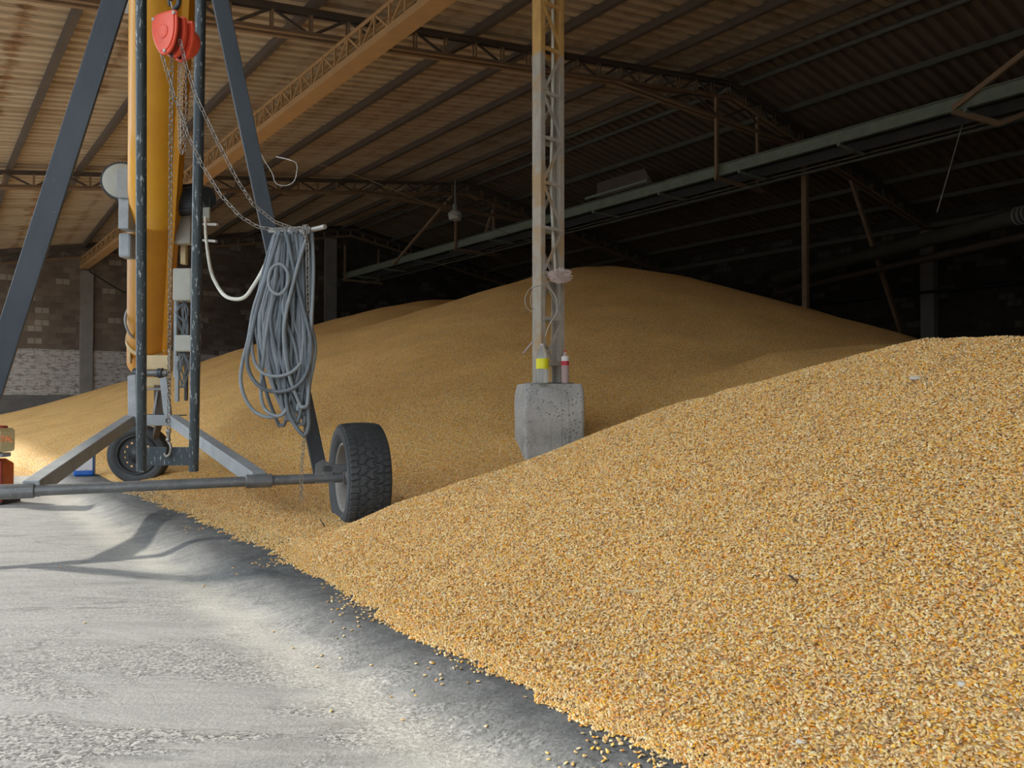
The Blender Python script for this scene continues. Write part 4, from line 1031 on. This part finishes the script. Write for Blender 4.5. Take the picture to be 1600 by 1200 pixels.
# ---------------------------------------------------------------- petrol mist blower at the left edge
def mist():
    c = G(-14, 786, 0.0); root = empty('backpack_sprayer', c); X = Vector((1, 0, 0)); Yv = Vector((0, 1, 0)); s = c.y/1200
    tc = Vector((P(-14, 688, c.y).x, c.y, P(0, 688, c.y).z))
    b = MB(); hw, hd, hh = 26*s, .11, 18*s
    b.box(tc, X, Yv, UP, hw, hd, hh).build('chemical_tank', M['tank'], root, bevel=.022)
    MB().box(tc+UP*(hh+.002), X, Yv, UP, hw*.9, hd*.85, .006).build('tank_rim', M['tank'], root, bevel=.005)
    MB().revolve(tc+UP*(hh+.006)+X*(15*s), UP, [(0, .05), (.008, .054), (.018, .05), (.024, .0)], 24).build('tank_cap', M['darkred'], root)
    MB().box(tc-UP*(hh+.025)+X*(10*s), X, Yv, UP, 15*s, .06, .018).build('tank_neck', M['lgrey'], root, bevel=.008)
    ec = Vector((tc.x-2*s, c.y, P(0, 752, c.y).z))
    b = MB(); b.prism([(-.19, -.16), (.13, -.16), (.17, -.10), (.17, .15), (.10, .19), (-.19, .19)], ec+Yv*.12-X*.03, X, UP, -Yv, .22).build('engine_housing', M['orange'], root, bevel=.015)
    b = MB()
    for z in (-.15, .185): b.tube(spline([ec+X*.02+UP*z-Yv*.13, ec+X*.15+UP*z-Yv*.13, ec+X*.175+UP*(z*.9)-Yv*.12]), .012, 8)
    b.tube([ec+X*.178+UP*.18-Yv*.12, ec+X*.180-UP*.16-Yv*.12], .013, 8); b.build('guard_frame', M['darkred'], root)
    MB().revolve(ec+X*.10-UP*.03-Yv*.105, -Yv, [(0, .075), (.02, .075), (.03, .06), (.03, .0)], 24, False).build('starter_cover', M['black'], root)
    MB().revolve(ec+X*.14-UP*.05-Yv*.14, -Yv, [(0, .028), (.01, .026), (.01, 0)], 20, False).build('fuel_cap', M['cream'], root)
    MB().box(Vector((ec.x, c.y, .012)), X, Yv, UP, .19, .13, .012).build('foot_plate', M['black'], root, bevel=.005)
    MB().tube([Vector((ec.x+.1, c.y-.10, .02)), Vector((ec.x+.1, c.y-.10, ec.z-.12))], .012, 8).build('foot_frame', M['black'], root)
    MB().box(Vector((ec.x-.05, c.y, (ec.z-.16)*.5+.01)), X, Yv, UP, .11, .10, max(.01, (ec.z-.16)*.5-.0)).build('foot_frame', M['black'], root)
    cu = bpy.data.curves.new('lettering', 'FONT'); cu.body = 'STIHL'; cu.size = .078; cu.extrude = .0015; cu.shear = .12; cu.offset = 0; cu.align_x = 'RIGHT'; cu.space_character = 1.22
    to = bpy.data.objects.new('lettering_tmp', cu); SC.collection.objects.link(to)
    bpy.context.view_layer.update()
    me = bpy.data.meshes.new_from_object(to.evaluated_get(bpy.context.evaluated_depsgraph_get())); bpy.data.objects.remove(to)
    me.name = 'lettering'; me.materials.clear(); me.materials.append(M['letter'])
    lo = bpy.data.objects.new('lettering', me); SC.collection.objects.link(lo); lo.parent = root
    pos = Vector((P(19.5, 690, c.y-hd-.004).x, c.y-hd-.004, P(0, 690.5, c.y-hd).z)); lo.location = pos-c; lo.rotation_euler = (math.pi/2, 0, 0); lo.scale = (.52, .95, 1)
    tag(root, 'orange and black engine sprayer with cream tank and orange lettering, at the left edge', 'sprayer')
M['letter'] = plain('orange_red_lettering', (.80, .13, .03), .5)
mist()

# blue jerrycan
def jug():
    c = Vector((-4.60, 8.28, .065)); root = empty('plastic_jug', c)
    X = Vector((.93, .37, 0)).normalized(); Yv = Vector((-X.y, X.x, 0))
    MB().box(c+UP*.128, X, Yv, UP, .100, .07, .128).build('jug_body', M['bluejug'], root, bevel=.022)
    MB().box(c+UP*.150-Yv*.0715+X*.004, X, Yv, UP, .080, .0015, .088).build('jug_label', M['label'], root)
    MB().tube(spline([c+UP*.250-X*.05, c+UP*.285-X*.04, c+UP*.29, c+UP*.28+X*.03, c+UP*.25+X*.04]), .016, 10).build('jug_handle', M['bluejug'], root)
    MB().revolve(c+UP*.252+X*.070, UP, [(0, .025), (.03, .025), (.03, 0)], 18, False).build('jug_cap', M['whitelabel'], root)
    tag(root, 'blue plastic jug with a faded white and pink label behind the tail arm', 'jug')
jug()

# ---------------------------------------------------------------- maize heaps
def clip_keep(margin): 
    def k(X, Y, Z):
        u, v = uv(X, Y); return Z > floor_z(v)-margin
    return k
def front_fn(X, Y): return np.asarray(front_h(X, Y))
V1, F1 = surf_grid(front_fn, -1.7, 5.2, -.3, 8.4, .028, lambda X, Y, Z: (Z > floor_z(uv(X, Y)[1])-.03))
fh = np_object('maize_heap', V1, F1, M['grain'])
tag(fh, 'bright near heap of orange and cream maize kernels filling the lower right', 'grain heap', kind='stuff')
V2, F2 = surf_grid(lambda X, Y: np.asarray(back_h(X, Y)), -22, 16, 3.2, 30.5, .075, lambda X, Y, Z: (Z > floor_z(uv(X, Y)[1])-.05) & (uv(X, Y)[0] < UB-.02) & (uv(X, Y)[1] < VR-.02) & (uv(X, Y)[1] > -2))
bh = np_object('maize_heap', V2, F2, M['grain'])
tag(bh, 'huge smooth tan maize heap rising behind the column to the dark roof', 'grain heap', kind='stuff')

# one kernel mesh: flattened wedge with a rounded crown and a pointed tip
def kernel_mesh():
    b = MB(); L, Wd, T = .0122, .0088, .0048
    st = [(0, .22, .35), (.12, .45, .65), (.32, .75, .95), (.58, .98, 1), (.80, 1.0, .92), (.94, .72, .66)]
    n = 8; vs = []
    for x, w_, t_ in st:
        for k in range(n): an = 2*math.pi*k/n; vs.append(Vector((L*(x-.5), Wd/2*w_*math.cos(an), T/2*t_*math.sin(an))))
    vs += [Vector((-L*.53, 0, 0)), Vector((L*.49, 0, 0))]; m = len(st)
    fs = [(i*n+k, i*n+(k+1) % n, (i+1)*n+(k+1) % n, (i+1)*n+k) for i in range(m-1) for k in range(n)]
    fs += [(m*n, (k+1) % n, k) for k in range(n)]+[(m*n+1, (m-1)*n+k, (m-1)*n+(k+1) % n) for k in range(n)]
    b.add(vs, fs, True); o = b.build('maize_kernel', M['kernel'], root=Vector((0, 0, 0))); return o
K0 = kernel_mesh(); KL = 'single maize kernel lying loose on the grey concrete beside the heap'
tag(K0, KL, 'maize kernel', 'loose maize kernels on the concrete')
def scatter_kernels(obj, V, Fc, dens_fn, seed):
    """whole kernels lying on the heap's skin: uncountable, so instances inside the heap object"""
    rg = np.random.default_rng(seed); A = V[Fc]; c = A.mean(1)
    n1 = np.cross(A[:, 1]-A[:, 0], A[:, 2]-A[:, 0]); n2 = np.cross(A[:, 2]-A[:, 0], A[:, 3]-A[:, 0]); area = (np.linalg.norm(n1, axis=1)+np.linalg.norm(n2, axis=1))/2
    lam = area*dens_fn(c[:, 0], c[:, 1], c[:, 2]); cnt = rg.poisson(lam); idx = np.repeat(np.arange(len(Fc)), cnt)
    a, b_ = rg.random(len(idx))[:, None], rg.random(len(idx))[:, None]; Q = A[idx]
    p = Q[:, 0]*(1-a)*(1-b_)+Q[:, 1]*a*(1-b_)+Q[:, 2]*a*b_+Q[:, 3]*(1-a)*b_
    u, v = uv(p[:, 0], p[:, 1]); fz = floor_z(v)+.003
    p[:, 2] = np.maximum(p[:, 2]+rg.uniform(.001, .010, len(p)), fz)
    nn = (n1+n2)[idx]; nn /= np.linalg.norm(nn, axis=1)[:, None]; nn[nn[:, 2] < 0] *= -1
    return p, nn
def gn_group(points_obj_mesh, name):
    ng = bpy.data.node_groups.new(name, 'GeometryNodeTree')
    ng.interface.new_socket('Geometry', in_out='INPUT', socket_type='NodeSocketGeometry'); ng.interface.new_socket('Geometry', in_out='OUTPUT', socket_type='NodeSocketGeometry')
    N = ng.nodes.new; gi, go = N('NodeGroupInput'), N('NodeGroupOutput'); L = ng.links.new
    sep = N('GeometryNodeSeparateGeometry'); sep.domain = 'POINT'; at = N('GeometryNodeInputNamedAttribute'); at.data_type = 'BOOLEAN'; at.inputs[0].default_value = 'is_seed'
    L(gi.outputs[0], sep.inputs[0]); L(at.outputs[0], sep.inputs[1])
    ior = N('GeometryNodeInstanceOnPoints'); oi = N('GeometryNodeObjectInfo'); oi.inputs[0].default_value = K0; oi.inputs['As Instance'].default_value = True
    ar = N('GeometryNodeInputNamedAttribute'); ar.data_type = 'FLOAT_VECTOR'; ar.inputs[0].default_value = 'rot'
    asz = N('GeometryNodeInputNamedAttribute'); asz.data_type = 'FLOAT'; asz.inputs[0].default_value = 'siz'
    e2r = N('FunctionNodeEulerToRotation')
    L(sep.outputs[0], ior.inputs['Points']); L(oi.outputs['Geometry'], ior.inputs['Instance']); L(ar.outputs[0], e2r.inputs[0]); L(e2r.outputs[0], ior.inputs['Rotation']); L(asz.outputs[0], ior.inputs['Scale'])
    j = N('GeometryNodeJoinGeometry'); L(sep.outputs[1], j.inputs[0]); L(ior.outputs[0], j.inputs[0]); L(j.outputs[0], go.inputs[0])
    return ng
def seed_heap(obj, p, nn, seed):
    """append loose seed vertices to the heap's own mesh"""
    rg = np.random.default_rng(seed); org = np.array(obj.location); me = obj.data; n0 = len(me.vertices)
    me.vertices.add(len(p)); co = np.empty((n0+len(p))*3, 'f'); me.vertices.foreach_get('co', co); co = co.reshape(-1, 3); co[n0:] = p-org; me.vertices.foreach_set('co', co.ravel())
    yaw = rg.uniform(0, 2*math.pi, len(p)); tx = rg.normal(0, .55, len(p)); ty = rg.normal(0, .45, len(p))
    bx = np.arctan2(-nn[:, 1], nn[:, 2]); by = np.arcsin(np.clip(nn[:, 0], -1, 1))
    R_ = np.zeros((n0+len(p), 3), 'f'); R_[n0:] = np.stack([bx+tx, by+ty, yaw], 1)
    a = me.attributes.new('rot', 'FLOAT_VECTOR', 'POINT'); a.data.foreach_set('vector', R_.ravel())
    s_ = np.ones(n0+len(p), 'f'); s_[n0:] = rg.uniform(.8, 1.12, len(p)); a = me.attributes.new('siz', 'FLOAT', 'POINT'); a.data.foreach_set('value', s_)
    f_ = np.zeros(n0+len(p), bool); f_[n0:] = True; a = me.attributes.new('is_seed', 'BOOLEAN', 'POINT'); a.data.foreach_set('value', f_)
    m = obj.modifiers.new('kernels', 'NODES'); m.node_group = GN
GN = gn_group(None, 'kernel_skin')
def dens_front(x, y, z):
    d = np.sqrt(x*x+y*y+(CAMH-z)**2); inside = (np.abs(x) < .75*y+1.0) & (y > .7) & (y < 5.4)
    u, v = uv(x, y)
    return np.where(inside, np.clip(21000*(3.6/np.maximum(d, 1)), 9000, 21000), 0)
def dens_back(x, y, z):
    u, v = uv(x, y); near = np.clip(1-(v-1.7)/2.2, 0, 1); return np.where((y < 7.5) & (x < .6) & (x > -4.5) & (z < .9) & (y > 3.6), 9000*np.clip((7.5-y)/2, 0, 1), 0)
p, nn = scatter_kernels(fh, V1, F1, dens_front, 1)
# fringe: kernels rolled a little way past the toe
rg = np.random.default_rng(5)
def fringe(n, fn, u0, u1, seed):
    rg = np.random.default_rng(seed); u = rg.uniform(u0, u1, n); 
    cl = vnoise(u*3.1, u*0, 41)+.5+vnoise(u*9, u*0, 42)*.6
    d = rg.exponential(.020+.095*np.clip(cl-.35, 0, 1)**1.0, n)
    # find toe v at each u by marching
    vv_ = np.full(n, np.nan)
    for v in np.arange(1.15, 2.1, .01)[::-1]:
        x = -S38*u+C38*v; y = C38*u+S38*v; h = fn(x, y) > floor_z(v)+.001
        vv_ = np.where(h, v, vv_)
    v = vv_-d+.012; ok = ~np.isnan(v); u, v = u[ok], v[ok]
    x = -S38*u+C38*v; y = C38*u+S38*v; z = floor_z(v)+.0035
    return np.stack([x, y, z], 1)
fr = fringe(8500, lambda x, y: np.maximum(front_h(x, y), back_h(x, y)), .7, 6.8, 6)
frn = np.tile([0, 0, 1.], (len(fr), 1))
# sort fringe kernels by how isolated they are: the farthest become separate things
u_, v_ = uv(fr[:, 0], fr[:, 1])
D = np.full(len(fr), 9.)
for i in range(len(fr)): dd = np.abs(fr[:, 0]-fr[i, 0])+np.abs(fr[:, 1]-fr[i, 1]); dd[i] = 9; D[i] = dd.min()
iso = np.argsort(-D)[:110]; msk = np.ones(len(fr), bool); msk[iso] = False
seed_heap(fh, np.concatenate([p, fr[msk]]), np.concatenate([nn, frn[msk]]), 2)
p2, nn2 = scatter_kernels(bh, V2, F2, dens_back, 3); seed_heap(bh, p2, nn2, 4)
# individually lying kernels on the concrete
spots = [tuple(fr[i]) for i in iso]
for px, py in ((532, 1027), (503, 1025), (612, 1089), (518, 1112), (630, 1126), (496, 1043), (427, 988), (133, 974), (855, 1160), (857, 1170), (580, 1030), (95, 887), (650, 1080), (540, 905), (470, 880), (760, 1120), (820, 1090)):
    q = G(px, py, 0); v = uv(q.x, q.y)[1]; z = float(floor_z(v)); q = G(px, py, z); spots.append((q.x, q.y, float(floor_z(uv(q.x, q.y)[1]))+.003))
for i, s_ in enumerate(spots):
    o = K0 if i == 0 else K0.copy()
    if i: SC.collection.objects.link(o)
    o.location = s_; o.rotation_euler = (RU(-.25, .25), RU(-.2, .2), RU(0, 6.28))

# debris on the heaps
M['pebble'] = plain('pale_chaff', (.62, .58, .50), .8)
def surf(fn, px, py):
    for Y in np.arange(1.5, 8, .005):
        q = P(px, py, Y)
        if q.z <= float(fn(np.array(q.x), np.array(q.y)))+.004: return q
    return q
q = surf(front_h, 1243, 913)
o = MB().tube([q+Vector((-.02, 0, .028)), q+Vector((0, 0, .012)), q+Vector((.018, 0, -.004))], .0035, 6).build('twig', M['steelbr']); tag(o, 'short dark twig poking out of the near heap at the right', 'twig')
q = P(505, 824, 4.75)
q.z = max(float(front_h(np.array(q.x), np.array(q.y))), float(back_h(np.array(q.x), np.array(q.y))))
o = MB().tube([q+Vector((-.02, 0, .05)), q+Vector((.02, 0, -.01))], .004, 6).build('twig', M['steelbr']); tag(o, 'small brown stick in the maize just left of the big tyre', 'twig')
q = surf(front_h, 998, 926)
b = MB(); b.tube(spline([q+Vector((-.06, 0, .012)), q+Vector((-.025, 0, .004)), q+Vector((.02, .0, .006)), q+Vector((.055, .01, .014))]), [.002]+[.006]*8+[.009]*8+[.002]*2, 6); o = b.build('corn_husk', M['cream']); tag(o, 'curled dry husk lying in the middle of the near heap', 'husk')
q = surf(front_h, 1431, 594)
o = MB().sphere(q+UP*.008, .02, 10, 6, (1.6, .8, .5)).build('pale_pebble', M['pebble']); tag(o, 'small white fragment near the crest of the near heap', 'fragment')
for px, py, l in ((1252, 1160, 'small white lump in the maize at the bottom right'), (1503, 1071, 'pale grey lump in the maize at the far right')):
    q = surf(front_h, px, py); o = MB().sphere(q+UP*.002, .011, 10, 6, (1.1, .9, .7)).build('pale_pebble', M['pebble']); tag(o, l, 'fragment')
